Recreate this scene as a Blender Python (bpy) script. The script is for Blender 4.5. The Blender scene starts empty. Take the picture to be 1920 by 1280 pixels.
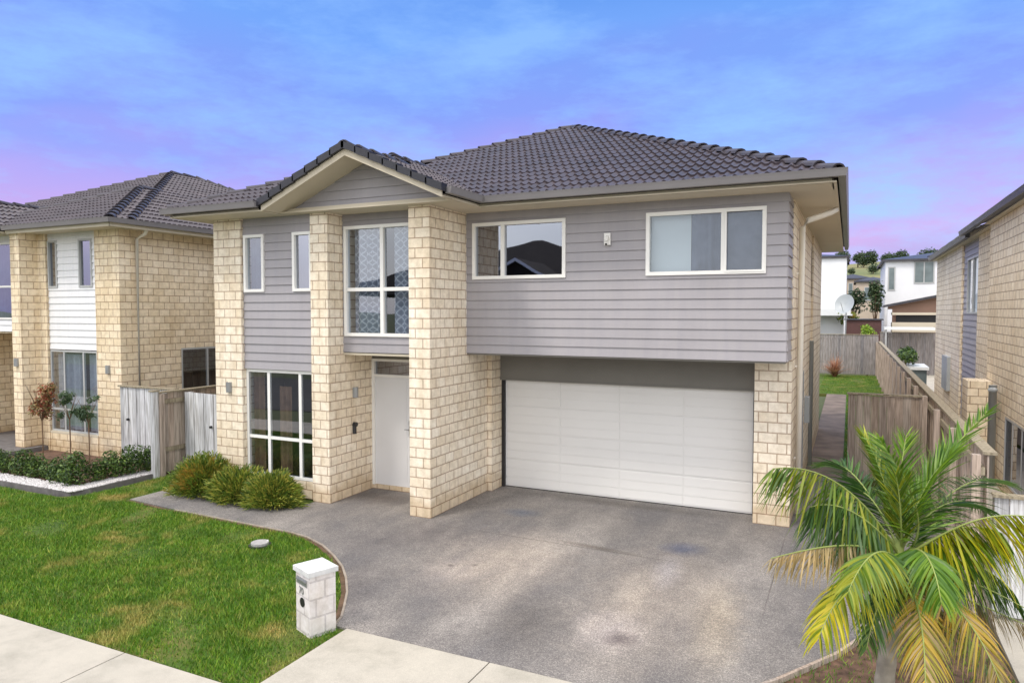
import bpy, bmesh, math, random
import numpy as np
from mathutils import Vector, Matrix, noise
random.seed(7); rng = np.random.default_rng(7)
C = bpy.context.scene.collection
PI = math.pi
# ---------------------------------------------------------------- camera
F, CX, CY, HC = 1329., 960., 640., 3.56
YAW, PIT = math.radians(25.47), math.atan(56 / 1329.)
cam_d = bpy.data.cameras.new('camera'); cam = bpy.data.objects.new('camera', cam_d); C.objects.link(cam)
cam_d.sensor_width = 36; cam_d.lens = 36 * F / 1920; cam_d.clip_end = 3000; cam_d.clip_start = .05
cam.location = (0, 0, HC); cam.rotation_euler = (PI / 2 - PIT, 0, YAW)
bpy.context.scene.camera = cam
# ---------------------------------------------------------------- materials
def nt(name):
    m = bpy.data.materials.new(name); m.use_nodes = True
    t = m.node_tree; return m, t, t.nodes['Principled BSDF']
def N(t, typ, **kw):
    n = t.nodes.new(typ)
    for k, v in kw.items():
        if k.startswith('i_'): n.inputs[k[2:].replace('_', ' ')].default_value = v
        else: setattr(n, k, v)
    return n
def L(t, a, ao, b, bi): t.links.new(a.outputs[ao], b.inputs[bi])
def ramp(t, src, so, stops):
    r = N(t, 'ShaderNodeValToRGB'); e = r.color_ramp.elements
    while len(e) < len(stops): e.new(.5)
    for el, (p, c) in zip(e, stops):
        el.position = p; el.color = (*c, 1) if len(c) == 3 else c
    L(t, src, so, r, 'Fac'); return r
def mixc(t, a, b, fac=None, mode='MIX', f=.5):
    m = N(t, 'ShaderNodeMix', data_type='RGBA', blend_type=mode); m.inputs[0].default_value = f
    for s, i in ((a, 6), (b, 7)):
        if isinstance(s, tuple) and not hasattr(s[0], 'outputs'): m.inputs[i].default_value = (*s, 1)
        else: t.links.new(s[0].outputs[s[1]], m.inputs[i])
    if fac: t.links.new(fac[0].outputs[fac[1]], m.inputs[0])
    return m
def bump(t, p, src, so, strength=.3, dist=.01, prev=None):
    b = N(t, 'ShaderNodeBump'); b.inputs['Strength'].default_value = strength; b.inputs['Distance'].default_value = dist
    L(t, src, so, b, 'Height')
    if prev: L(t, prev, 'Normal', b, 'Normal')
    L(t, b, 'Normal', p, 'Normal'); return b
def pos(t):
    return N(t, 'ShaderNodeNewGeometry')
def simple(name, col, rough=.6, var=.12, scale=3., bm=.0, bscale=60., metal=0., streak=0.):
    m, t, p = nt(name)
    g = pos(t); n = N(t, 'ShaderNodeTexNoise', i_Scale=scale, i_Detail=6.); L(t, g, 'Position', n, 'Vector')
    lo = tuple(c * (1 - var) for c in col); hi = tuple(min(1, c * (1 + var)) for c in col)
    r = ramp(t, n, 'Fac', [(.3, lo), (.7, hi)]); L(t, r, 'Color', p, 'Base Color')
    if streak:
        mp = N(t, 'ShaderNodeMapping'); mp.inputs['Scale'].default_value = (5, 5, .5); L(t, g, 'Position', mp, 'Vector')
        n4 = N(t, 'ShaderNodeTexNoise', i_Scale=1.6, i_Detail=8., i_Roughness=.65); L(t, mp, 'Vector', n4, 'Vector')
        r4 = ramp(t, n4, 'Fac', [(.35, (1 - streak,) * 3), (.6, (1.03, 1.02, 1.0))]); mx = mixc(t, (r, 'Color'), (r4, 'Color'), mode='MULTIPLY', f=1.); L(t, mx, 2, p, 'Base Color')
    p.inputs['Roughness'].default_value = rough; p.inputs['Metallic'].default_value = metal
    if bm:
        n2 = N(t, 'ShaderNodeTexNoise', i_Scale=bscale, i_Detail=4.); L(t, g, 'Position', n2, 'Vector'); bump(t, p, n2, 'Fac', bm, .01)
    return m
def brick_mat(name, c1, c2, mortar, w=.30, h=.172, dirt=.5):
    m, t, p = nt(name)
    uv = N(t, 'ShaderNodeUVMap'); g = pos(t)
    b = N(t, 'ShaderNodeTexBrick', i_Scale=1., i_Mortar_Size=.0095, i_Mortar_Smooth=.15, i_Bias=0., i_Brick_Width=w, i_Row_Height=h)
    b.offset = .5; b.inputs['Color1'].default_value = (*c1, 1); b.inputs['Color2'].default_value = (*c2, 1); b.inputs['Mortar'].default_value = (*mortar, 1)
    L(t, uv, 'UV', b, 'Vector')
    n = N(t, 'ShaderNodeTexNoise', i_Scale=9., i_Detail=8., i_Roughness=.7); L(t, g, 'Position', n, 'Vector')
    r = ramp(t, n, 'Fac', [(.3, (.80, .76, .70)), (.65, (1.08, 1.05, 1.02))])
    mx = mixc(t, (b, 'Color'), (r, 'Color'), mode='MULTIPLY', f=1.)
    n3 = N(t, 'ShaderNodeTexNoise', i_Scale=.7, i_Detail=4.); L(t, g, 'Position', n3, 'Vector')
    r3 = ramp(t, n3, 'Fac', [(.35, (.90, .87, .82)), (.65, (1.04, 1.04, 1.05))])
    mx2 = mixc(t, (mx, 2), (r3, 'Color'), mode='MULTIPLY', f=1.)
    mp = N(t, 'ShaderNodeMapping'); mp.inputs['Scale'].default_value = (2.5, 2.5, .35); L(t, g, 'Position', mp, 'Vector')
    n4 = N(t, 'ShaderNodeTexNoise', i_Scale=1.8, i_Detail=6.); L(t, mp, 'Vector', n4, 'Vector')
    sz = N(t, 'ShaderNodeSeparateXYZ'); L(t, g, 'Position', sz, 'Vector')
    mz = N(t, 'ShaderNodeMath', operation='MULTIPLY_ADD'); L(t, n4, 'Fac', mz, 0); mz.inputs[1].default_value = -dirt; L(t, sz, 'Z', mz, 2)
    r4 = ramp(t, mz, 'Value', [(0, (.80, .74, .66)), (.12, (1, 1, 1))])
    r5 = ramp(t, n4, 'Fac', [(.34, (.90, .87, .83)), (.5, (1, 1, 1))])
    mx3 = mixc(t, (mx2, 2), (r4, 'Color'), mode='MULTIPLY', f=1.); mx2 = mixc(t, (mx3, 2), (r5, 'Color'), mode='MULTIPLY', f=1.)
    L(t, mx2, 2, p, 'Base Color'); p.inputs['Roughness'].default_value = .85
    inv = N(t, 'ShaderNodeMath', operation='SUBTRACT'); inv.inputs[0].default_value = 1.; L(t, b, 'Fac', inv, 1)
    b1 = bump(t, p, inv, 'Value', .8, .008)
    n2 = N(t, 'ShaderNodeTexNoise', i_Scale=70., i_Detail=5.); L(t, g, 'Position', n2, 'Vector'); bump(t, p, n2, 'Fac', .35, .006, b1)
    return m
def tile_mat(name, c):
    m, t, p = nt(name)
    uv = N(t, 'ShaderNodeUVMap'); g = pos(t)
    s = N(t, 'ShaderNodeVectorMath', operation='FLOOR'); L(t, uv, 'UV', s, 0)
    w = N(t, 'ShaderNodeTexWhiteNoise', noise_dimensions='2D'); L(t, s, 'Vector', w, 'Vector')
    r = ramp(t, w, 'Value', [(0, tuple(x * .85 for x in c)), (1, tuple(x * 1.18 for x in c))])
    n = N(t, 'ShaderNodeTexNoise', i_Scale=1.3, i_Detail=8., i_Roughness=.65); L(t, g, 'Position', n, 'Vector')
    r2 = ramp(t, n, 'Fac', [(.35, (.85, .85, .85)), (.62, (1.15, 1.12, 1.05))])
    mx = mixc(t, (r, 'Color'), (r2, 'Color'), mode='MULTIPLY', f=1.)
    L(t, mx, 2, p, 'Base Color'); p.inputs['Roughness'].default_value = .42
    n2 = N(t, 'ShaderNodeTexNoise', i_Scale=90., i_Detail=3.); L(t, g, 'Position', n2, 'Vector'); bump(t, p, n2, 'Fac', .25, .005)
    return m
def leaf_mat(name, cols, rough=.5, transl=.25, alt=None):
    m, t, p = nt(name)
    g = pos(t)
    r = ramp(t, g, 'Random Per Island', [(i / max(1, len(cols) - 1), c) for i, c in enumerate(cols)])
    n = N(t, 'ShaderNodeTexNoise', i_Scale=2.2, i_Detail=3.); L(t, g, 'Position', n, 'Vector')
    if alt:
        ra = ramp(t, g, 'Random Per Island', [(i / (len(alt) - 1), c) for i, c in enumerate(alt)])
        na = N(t, 'ShaderNodeTexNoise', i_Scale=3.1, i_Detail=3.); L(t, g, 'Position', na, 'Vector')
        rn_ = ramp(t, na, 'Fac', [(.49, (0, 0, 0)), (.60, (1, 1, 1))]); r0 = mixc(t, (r, 'Color'), (ra, 'Color'), (rn_, 'Color'))
        pt_ = N(t, 'ShaderNodeBrightContrast'); L(t, r0, 2, pt_, 'Color'); r = pt_
    r2 = ramp(t, n, 'Fac', [(.35, (.7, .75, .7)), (.65, (1.2, 1.15, 1.1))])
    mx = mixc(t, (r, 'Color'), (r2, 'Color'), mode='MULTIPLY', f=1.)
    L(t, mx, 2, p, 'Base Color'); p.inputs['Roughness'].default_value = rough
    tr = N(t, 'ShaderNodeBsdfTranslucent'); L(t, mx, 2, tr, 'Color')
    ms = N(t, 'ShaderNodeMixShader'); ms.inputs[0].default_value = transl
    L(t, p, 'BSDF', ms, 1); L(t, tr, 'BSDF', ms, 2); L(t, ms, 'Shader', t.nodes['Material Output'], 'Surface')
    return m
def glass_mat(name, tint=(.75, .8, .85), lo=.10, hi=.75, gc=(.8, .84, .92, 1)):
    m, t, p = nt(name); t.nodes.remove(p)
    tr = N(t, 'ShaderNodeBsdfTransparent'); tr.inputs[0].default_value = (*tint, 1)
    gl = N(t, 'ShaderNodeBsdfGlossy'); gl.inputs['Roughness'].default_value = .015; gl.inputs['Color'].default_value = gc
    g = pos(t); n = N(t, 'ShaderNodeTexNoise', i_Scale=.9, i_Detail=1.); L(t, g, 'Position', n, 'Vector')
    b = N(t, 'ShaderNodeBump'); b.inputs['Strength'].default_value = .05; b.inputs['Distance'].default_value = .05; L(t, n, 'Fac', b, 'Height'); L(t, b, 'Normal', gl, 'Normal')
    fr = N(t, 'ShaderNodeLayerWeight'); fr.inputs['Blend'].default_value = .35
    mr = N(t, 'ShaderNodeMapRange'); L(t, fr, 'Facing', mr, 'Value'); mr.inputs['To Min'].default_value = lo; mr.inputs['To Max'].default_value = hi
    ms = N(t, 'ShaderNodeMixShader'); L(t, mr, 'Result', ms, 0); L(t, tr, 0, ms, 1); L(t, gl, 0, ms, 2)
    L(t, ms, 0, t.nodes['Material Output'], 'Surface'); return m
def boards_mat(name, cols, rough=.8):
    m, t, p = nt(name)
    g = pos(t)
    r = ramp(t, g, 'Random Per Island', [(i / max(1, len(cols) - 1), c) for i, c in enumerate(cols)])
    mp = N(t, 'ShaderNodeMapping'); mp.inputs['Scale'].default_value = (14, 14, .9); L(t, g, 'Position', mp, 'Vector')
    n = N(t, 'ShaderNodeTexNoise', i_Scale=2.5, i_Detail=6.); L(t, mp, 'Vector', n, 'Vector')
    r2 = ramp(t, n, 'Fac', [(.35, (.62, .6, .58)), (.62, (1.12, 1.12, 1.12))])
    mx = mixc(t, (r, 'Color'), (r2, 'Color'), mode='MULTIPLY', f=1.)
    L(t, mx, 2, p, 'Base Color'); p.inputs['Roughness'].default_value = rough; bump(t, p, n, 'Fac', .4, .01)
    return m
M = {}
M['brick'] = brick_mat('cream_block', (.88, .80, .66), (.96, .91, .80), (.52, .41, .32))
M['brickn'] = brick_mat('tan_block', (.84, .73, .54), (.92, .83, .66), (.50, .37, .26))
M['brickr'] = brick_mat('beige_block', (.87, .78, .62), (.94, .87, .73), (.46, .36, .27))
M['board'] = simple('grey_weatherboard', (.36, .345, .37), .55, .06, 1.2, .05, streak=.035)
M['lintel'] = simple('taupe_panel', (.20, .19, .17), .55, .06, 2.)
M['whiteboard'] = simple('white_weatherboard', (.80, .81, .84), .5, .04, 1.2, streak=.06)
M['tile'] = tile_mat('charcoal_tile', (.062, .05, .062))
M['tiled'] = tile_mat('dark_tile', (.05, .048, .06))
M['opproof'] = simple('dark_matt_roof', (.022, .016, .014), .95, .3, 3.)
M['cap'] = simple('ridge_tile', (.05, .042, .052), .45, .25, 5., .3)
M['white'] = simple('white_aluminium', (.88, .87, .84), .35, .03, 2.)
M['grey_al'] = simple('grey_aluminium', (.45, .46, .46), .4, .05, 2.)
M['gutter'] = simple('gutter_paint', (.20, .19, .195), .4, .07, 2.)
M['soffit'] = simple('cream_soffit', (.62, .55, .43), .7, .04, 1.)
M['fascia'] = simple('fascia_paint', (.60, .54, .42), .6, .05, 2.)
M['black'] = simple('dark_plastic', (.02, .02, .022), .45, .1, 4.)
M['dark'] = simple('interior_dark', (.09, .075, .06), .8, .3, 1.5)
M['bargedk'] = simple('dark_barge_tile', (.018, .018, .026), .4, .2, 8., .2)
M['curtain'] = simple('net_curtain', (.50, .53, .58), .9, .1, 12.)
M['blind'] = simple('pale_blind', (.80, .84, .82), .8, .02, 2.)
M['dkcurtain'] = simple('blue_grey_curtain', (.18, .20, .26), .9, .15, 6.)
M['brcurtain'] = simple('brown_curtain', (.22, .13, .08), .9, .25, 6.)
M['glass'] = glass_mat('window_glass'); M['glassr'] = glass_mat('reflective_glass', (.45, .48, .52), .38, .85, (.60, .63, .72, 1))
M['metal'] = simple('grey_metal', (.35, .36, .37), .4, .08, 3., metal=.6)
M['pipe'] = simple('cream_pipe', (.86, .82, .74), .4, .04, 3.)
M['gpipe'] = simple('pale_grey_pipe', (.40, .43, .45), .4, .05, 3.)
M['trunk'] = simple('palm_trunk', (.30, .27, .22), .85, .3, 9., .6, 25.)
M['bark'] = simple('brown_stem', (.16, .10, .06), .85, .25, 9., .5, 40.)
M['pebble'] = simple('white_pebble', (.60, .58, .58), .6, .15, 14.)
M['soil'] = simple('brown_mulch', (.13, .075, .05), .95, .5, 9., 1., 40.)
M['dryedge'] = simple('dry_soil_edge', (.115, .07, .04), .95, .45, 6., .8, 50.)
M['kerb'] = simple('grey_timber', (.15, .14, .14), .85, .25, 6., .4)
M['fence'] = boards_mat('weathered_brown_paling', [(.42, .33, .26), (.52, .42, .35), (.38, .32, .28), (.55, .47, .40)])
M['fencew'] = boards_mat('weathered_grey_paling', [(.50, .51, .53), (.66, .67, .70), (.42, .43, .45), (.72, .73, .75)])
M['fencedk'] = boards_mat('dark_grey_paling', [(.26, .24, .24), (.34, .31, .30), (.22, .21, .22)])
M['rail'] = boards_mat('timber_rail', [(.30, .26, .19), (.36, .31, .22)])
M['cover'] = simple('concrete_lid', (.40, .39, .39), .8, .12, 14.)
# garage door: white with faint streaks
M['kerbc'] = simple('path_edge_concrete', (.34, .29, .24), .85, .2, 5.)
M['gpipew'] = simple('painted_plaster', (.66, .67, .68), .7, .1, 9., .3, streak=.1)
def lace(name):
    m, t, p = nt(name); g = pos(t); mp = N(t, 'ShaderNodeMapping'); mp.inputs['Rotation'].default_value = (0, math.radians(45), 0); mp.inputs['Scale'].default_value = (1, 0, 1); L(t, g, 'Position', mp, 'Vector'); v = N(t, 'ShaderNodeTexVoronoi', i_Scale=9., distance='CHEBYCHEV'); v.inputs['Randomness'].default_value = 0.; L(t, mp, 'Vector', v, 'Vector')
    r = ramp(t, v, 'Distance', [(.2, (.22, .25, .31)), (.38, (.30, .33, .39)), (.46, (.60, .63, .68))]); L(t, r, 'Color', p, 'Base Color'); p.inputs['Roughness'].default_value = .9; return m
M['lace'] = lace('patterned_net')
M['door'] = simple('pale_door', (.74, .74, .75), .4, .03, 1.5)
M['gdoor'] = simple('white_garage_door', (.83, .82, .80), .45, .03, .6)
M['mail'] = brick_mat('white_painted_block', (.80, .81, .88), (.86, .87, .92), (.66, .66, .72), .2, .2, -.5)
def grass_base(name, cols, sc=1.3):
    m, t, p = nt(name); g = pos(t)
    n = N(t, 'ShaderNodeTexNoise', i_Scale=sc, i_Detail=7., i_Roughness=.6); L(t, g, 'Position', n, 'Vector')
    r = ramp(t, n, 'Fac', [(.3 + .4 * i / (len(cols) - 1), c) for i, c in enumerate(cols)])
    L(t, r, 'Color', p, 'Base Color'); p.inputs['Roughness'].default_value = .9
    n2 = N(t, 'ShaderNodeTexNoise', i_Scale=55., i_Detail=4.); L(t, g, 'Position', n2, 'Vector'); bump(t, p, n2, 'Fac', 1., .03)
    return m
M['lawn'] = grass_base('lawn_soil', [(.05, .10, .008), (.08, .14, .012), (.20, .17, .05)])
M['ground'] = grass_base('far_grass', [(.06, .09, .03), (.10, .12, .05), (.14, .13, .07)], .1)
def blade_mat():
    m, t, p = nt('grass_blade'); g = pos(t)
    r = ramp(t, g, 'Random Per Island', [(0, (.045, .13, .003)), (.5, (.10, .24, .006)), (.85, (.19, .32, .012)), (1, (.40, .38, .07))])
    n = N(t, 'ShaderNodeTexNoise', i_Scale=1.15, i_Detail=6., i_Roughness=.62); L(t, g, 'Position', n, 'Vector')
    rr = ramp(t, n, 'Fac', [(.53, (0, 0, 0)), (.68, (1, 1, 1))])
    mx = mixc(t, (r, 'Color'), (.40, .32, .09), (rr, 'Color'))
    n2 = N(t, 'ShaderNodeTexNoise', i_Scale=2.3, i_Detail=3.); L(t, g, 'Position', n2, 'Vector')
    r3 = ramp(t, n2, 'Fac', [(.35, (.70, .78, .7)), (.6, (1.1, 1.1, 1.1))])
    mx2 = mixc(t, (mx, 2), (r3, 'Color'), mode='MULTIPLY', f=1.)
    L(t, mx2, 2, p, 'Base Color'); p.inputs['Roughness'].default_value = .6
    return m
M['blade'] = blade_mat()
def drive_mat():
    m, t, p = nt('exposed_aggregate'); g = pos(t)
    v = N(t, 'ShaderNodeTexVoronoi', i_Scale=105.); L(t, g, 'Position', v, 'Vector')
    sp = N(t, 'ShaderNodeSeparateColor'); L(t, v, 'Color', sp, 'Color')
    r = ramp(t, sp, 'Red', [(0, (.135, .13, .132)), (.45, (.19, .184, .182)), (.8, (.255, .247, .24)), (1, (.35, .34, .325))])
    # broad worn patches: pale tyre-worn tracks, brown and bluish stains
    mq = N(t, 'ShaderNodeMapping'); mq.inputs['Scale'].default_value = (1.1, .42, 1); mq.inputs['Rotation'].default_value = (0, 0, .12); L(t, g, 'Position', mq, 'Vector')
    n = N(t, 'ShaderNodeTexNoise', i_Scale=.9, i_Detail=5., i_Roughness=.5); L(t, mq, 'Vector', n, 'Vector')
    r1 = ramp(t, n, 'Fac', [(.36, (.70, .69, .71)), (.5, (.95, .915, .885)), (.64, (1.35, 1.29, 1.22))])
    mx = mixc(t, (r, 'Color'), (r1, 'Color'), mode='MULTIPLY', f=1.)
    nm = N(t, 'ShaderNodeTexNoise', i_Scale=5., i_Detail=9., i_Roughness=.72); L(t, g, 'Position', nm, 'Vector')
    rm = ramp(t, nm, 'Fac', [(.36, (.90, .89, .90)), (.62, (1.09, 1.085, 1.08))]); mx = mixc(t, (mx, 2), (rm, 'Color'), mode='MULTIPLY', f=1.)
    last = (mx, 2)
    for (x, y, rx, ry, rot, col, f) in STAINS:
        mp = N(t, 'ShaderNodeMapping', vector_type='TEXTURE'); mp.inputs['Location'].default_value = (x, y, 0)
        mp.inputs['Rotation'].default_value = (0, 0, rot); mp.inputs['Scale'].default_value = (rx, ry, 50)
        nn = N(t, 'ShaderNodeTexNoise', i_Scale=3.2, i_Detail=9., i_Roughness=.75); L(t, g, 'Position', nn, 'Vector')
        va = N(t, 'ShaderNodeVectorMath', operation='MULTIPLY_ADD'); va.inputs[1].default_value = (min(1, rx, ry) * 1.1 * (min(rx, ry) > .03),) * 2 + (0,)
        sb = N(t, 'ShaderNodeVectorMath', operation='SUBTRACT'); sb.inputs[1].default_value = (.5, .5, .5); L(t, nn, 'Color', sb, 0); L(t, sb, 'Vector', va, 0)
        L(t, g, 'Position', va, 2); L(t, va, 'Vector', mp, 'Vector')
        gr = N(t, 'ShaderNodeVectorMath', operation='LENGTH'); L(t, mp, 'Vector', gr, 0)
        rr = ramp(t, gr, 'Value', [(.15, (f, f, f)), (1, (0, 0, 0))])
        m2 = N(t, 'ShaderNodeMix', data_type='RGBA', blend_type='MULTIPLY'); L(t, rr, 'Color', m2, 0); L(t, last[0], last[1], m2, 6); m2.inputs[7].default_value = (*col, 1)
        last = (m2, 2)
    L(t, last[0], last[1], p, 'Base Color'); p.inputs['Roughness'].default_value = .75
    bump(t, p, v, 'Distance', .5, .006)
    return m
STAINS = [(-4.5, 8.9, 1.3, 1.9, .1, (1.66, 1.56, 1.43), 1.), (-2.1, 8.5, 1.2, 2.4, .1, (1.62, 1.52, 1.38), .95), (-4.9, 8.3, .5, .6, .0, (1.5, 1.46, 1.42), .8),
          (-2.35, 7.5, .5, .7, .2, (1.6, 1.58, 1.64), .8), (-5.2, 11.3, .45, .3, .1, (.62, .72, .92), .9), (-2.2, 10.6, .42, .35, .3, (.50, .58, .85), .95),
          (-2.2, 7.35, .22, .22, .3, (.35, .33, .36), .9), (-2.2, 9.6, .25, .8, .1, (1.3, 1.35, 1.5), .8), (-1.3, 8.2, .35, 1.6, .1, (1.25, 1.16, .95), .5),
          (-5.0, 8.5, .07, .07, 0, (.4, .38, .4), .9), (-4.7, 8.65, .06, .06, 0, (.4, .38, .4), .9), (-8.0, 11.1, .9, .55, 0, (.5, .46, .44), .9),
          (-3.8, 12.6, 2.9, .3, 0, (.6, .58, .55), .8), (-3.4, 10.1, .8, .1, -.1, (.6, .55, .5), .8), (-5.9, 7.2, .8, 1.2, .2, (.7, .69, .71), .9), (-3.7, 10.02, 3.2, .014, -.02, (.4, .38, .36), 1.), (-.86, 10.3, .014, 2.2, 0, (.4, .38, .36), 1.), (-6.0, 9.6, .9, .9, 0, (.72, .7, .72), .8), (-3.3, 7.3, .6, 1.0, .2, (.7, .68, .66), .8), (-6.6, 8.9, .8, .7, .5, (.7, .7, .74), .8)]
M['drive'] = drive_mat()
def conc_mat():
    m, t, p = nt('pale_concrete'); g = pos(t)
    n = N(t, 'ShaderNodeTexNoise', i_Scale=1.6, i_Detail=9., i_Roughness=.7); L(t, g, 'Position', n, 'Vector')
    r = ramp(t, n, 'Fac', [(.3, (.37, .345, .29)), (.5, (.48, .445, .38)), (.7, (.54, .50, .425))])
    n2 = N(t, 'ShaderNodeTexNoise', i_Scale=120., i_Detail=3.); L(t, g, 'Position', n2, 'Vector')
    r2 = ramp(t, n2, 'Fac', [(.3, (.85, .85, .85)), (.7, (1.08, 1.08, 1.08))])
    mx = mixc(t, (r, 'Color'), (r2, 'Color'), mode='MULTIPLY', f=1.)
    L(t, mx, 2, p, 'Base Color'); p.inputs['Roughness'].default_value = .85; bump(t, p, n2, 'Fac', .3, .004); return m
M['conc'] = conc_mat()
M['pathm'] = simple('brown_side_path', (.20, .155, .125), .85, .35, 1.6, .5, 40.)
M['asphalt'] = simple('road_asphalt', (.05, .05, .052), .85, .2, 2., .5)
M['moss'] = simple('green_weed_strip', (.05, .13, .02), .9, .4, 6., 1., 30.)
M['hill'] = grass_base('hill_grass', [(.10, .15, .05), (.20, .20, .08), (.32, .26, .11)], .03)
M['leafdk'] = leaf_mat('hedge_leaf', [(.018, .045, .010), (.05, .11, .016), (.16, .25, .045)])
M['leafg'] = leaf_mat('tuft_leaf', [(.05, .09, .015), (.13, .22, .03), (.30, .34, .05), (.42, .38, .07)])
M['leafo'] = leaf_mat('orange_leaf', [(.06, .10, .015), (.14, .20, .03), (.34, .32, .05), (.62, .32, .06), (.55, .20, .05)])
M['leafo'] = leaf_mat('gold_orange_leaf', [(.05, .10, .012), (.12, .20, .025), (.26, .32, .04)], alt=[(.16, .22, .03), (.36, .30, .045), (.46, .24, .045)])
M['leafr'] = leaf_mat('red_leaf', [(.30, .05, .04), (.45, .16, .10), (.40, .30, .12), (.12, .16, .06)])
M['leafm'] = leaf_mat('shrub_leaf', [(.03, .07, .03), (.07, .13, .06), (.13, .18, .09)])
M['leafflax'] = leaf_mat('flax_leaf', [(.22, .10, .07), (.45, .22, .14), (.60, .35, .22)])
M['leaffar'] = leaf_mat('far_leaf', [(.03, .06, .03), (.06, .10, .04), (.10, .14, .06)])
M['leaflime'] = leaf_mat('lime_leaf', [(.20, .35, .03), (.40, .55, .06)])
M['pg'] = leaf_mat('palm_green', [(.05, .14, .012), (.13, .27, .02), (.27, .42, .04)], .4, .3)
M['pdg'] = leaf_mat('palm_dark_green', [(.03, .085, .02), (.07, .16, .035), (.15, .26, .05)], .4, .3)
M['py'] = leaf_mat('palm_yellow', [(.10, .20, .012), (.40, .42, .015), (.68, .55, .02)], .45, .3)
M['pyg'] = leaf_mat('palm_yellow_green', [(.05, .13, .015), (.16, .26, .02), (.42, .42, .03)], .45, .3)
M['pb'] = leaf_mat('palm_brown', [(.22, .17, .06), (.38, .28, .12), (.52, .42, .24)], .6, .2)
M['po'] = leaf_mat('palm_orange', [(.14, .17, .02), (.38, .32, .03), (.56, .36, .03), (.44, .34, .16), (.18, .10, .05)], .6, .2)
M['rachis'] = simple('frond_rib', (.28, .34, .09), .5, .1, 6.)
M['wclad'] = simple('far_white_cladding', (.80, .81, .84), .6, .04, 1.)
M['bclad'] = simple('far_beige_cladding', (.52, .42, .33), .7, .08, 1.)
M['brclad'] = simple('far_brown_panel', (.36, .22, .16), .7, .08, 1.)
M['roofw'] = simple('pale_patio_roof', (.78, .80, .80), .5, .05, 1.)
M['dkred'] = simple('dark_red_shed', (.10, .045, .04), .7, .1, 2.)
M['winfar'] = simple('far_window_glass', (.14, .18, .19), .12, .25, 1.5)
# ---------------------------------------------------------------- mesh builder
class MB:
    def __init__(s): s.v = []; s.f = []; s.uv = []; s.mi = []
    def quad(s, pts, uv=None, mi=0):
        b = len(s.v); s.v += [tuple(p) for p in pts]; s.f.append(tuple(range(b, b + len(pts)))); s.mi.append(mi)
        if uv is None:
            a, c, d = Vector(pts[0]), Vector(pts[1]), Vector(pts[2]); n = (c - a).cross(d - a)
            if abs(n.z) >= max(abs(n.x), abs(n.y)): uv = [(p[0], p[1]) for p in pts]
            elif abs(n.x) > abs(n.y): uv = [(p[1], p[2]) for p in pts]
            else: uv = [(p[0], p[2]) for p in pts]
        s.uv += uv
    def box(s, x0, x1, y0, y1, z0, z1, mi=0):
        A = [(x0, y0, z0), (x1, y0, z0), (x1, y1, z0), (x0, y1, z0), (x0, y0, z1), (x1, y0, z1), (x1, y1, z1), (x0, y1, z1)]
        for q in ((0, 1, 5, 4), (1, 2, 6, 5), (2, 3, 7, 6), (3, 0, 4, 7), (4, 5, 6, 7), (3, 2, 1, 0)): s.quad([A[i] for i in q], mi=mi)
    def obox(s, o, d, s0, s1, n0, n1, z0, z1, mi=0):   # oriented box: along d from s0 to s1, along right-hand normal n0..n1
        nx, ny = d[1], -d[0]
        def P(a, b, z): return (o[0] + d[0] * a + nx * b, o[1] + d[1] * a + ny * b, z)
        A = [P(s0, n0, z0), P(s1, n0, z0), P(s1, n1, z0), P(s0, n1, z0), P(s0, n0, z1), P(s1, n0, z1), P(s1, n1, z1), P(s0, n1, z1)]
        for q in ((3, 2, 6, 7), (2, 1, 5, 6), (1, 0, 4, 5), (0, 3, 7, 4), (7, 6, 5, 4), (0, 1, 2, 3)):
            pts = [A[i] for i in q]; s.quad(pts, mi=mi)
    def tube(s, pts, r, n=8, r2=None, cap=True, mi=0):
        pts = [Vector(p) for p in pts]; k = len(pts); rings = []
        for i, p in enumerate(pts):
            t = (pts[min(i + 1, k - 1)] - pts[max(i - 1, 0)]).normalized()
            u = t.cross(Vector((0, 0, 1)));
            if u.length < .05: u = t.cross(Vector((1, 0, 0)))
            u.normalize(); w = t.cross(u)
            rr = r if r2 is None else r + (r2 - r) * i / (k - 1)
            b = len(s.v); s.v += [tuple(p + (u * math.cos(2 * PI * j / n) + w * math.sin(2 * PI * j / n)) * rr) for j in range(n)]; rings.append(b)
        for a, b in zip(rings, rings[1:]):
            for j in range(n):
                s.f.append((a + j, a + (j + 1) % n, b + (j + 1) % n, b + j)); s.mi.append(mi); s.uv += [(0, 0)] * 4
        if cap:
            for b in (rings[0], rings[-1]):
                s.f.append(tuple(b + j for j in range(n))); s.mi.append(mi); s.uv += [(0, 0)] * n
    def prism(s, poly, z0, z1, mi=0):
        n = len(poly); s.quad([(x, y, z1) for x, y in poly], mi=mi)
        for i in range(n):
            a, b = poly[i], poly[(i + 1) % n]; s.quad([(a[0], a[1], z0), (b[0], b[1], z0), (b[0], b[1], z1), (a[0], a[1], z1)], mi=mi)
def worldloc(o):
    v = Vector((0, 0, 0)); R = 0
    while o: v = v + Vector(o.location); o = o.parent
    return v
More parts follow.
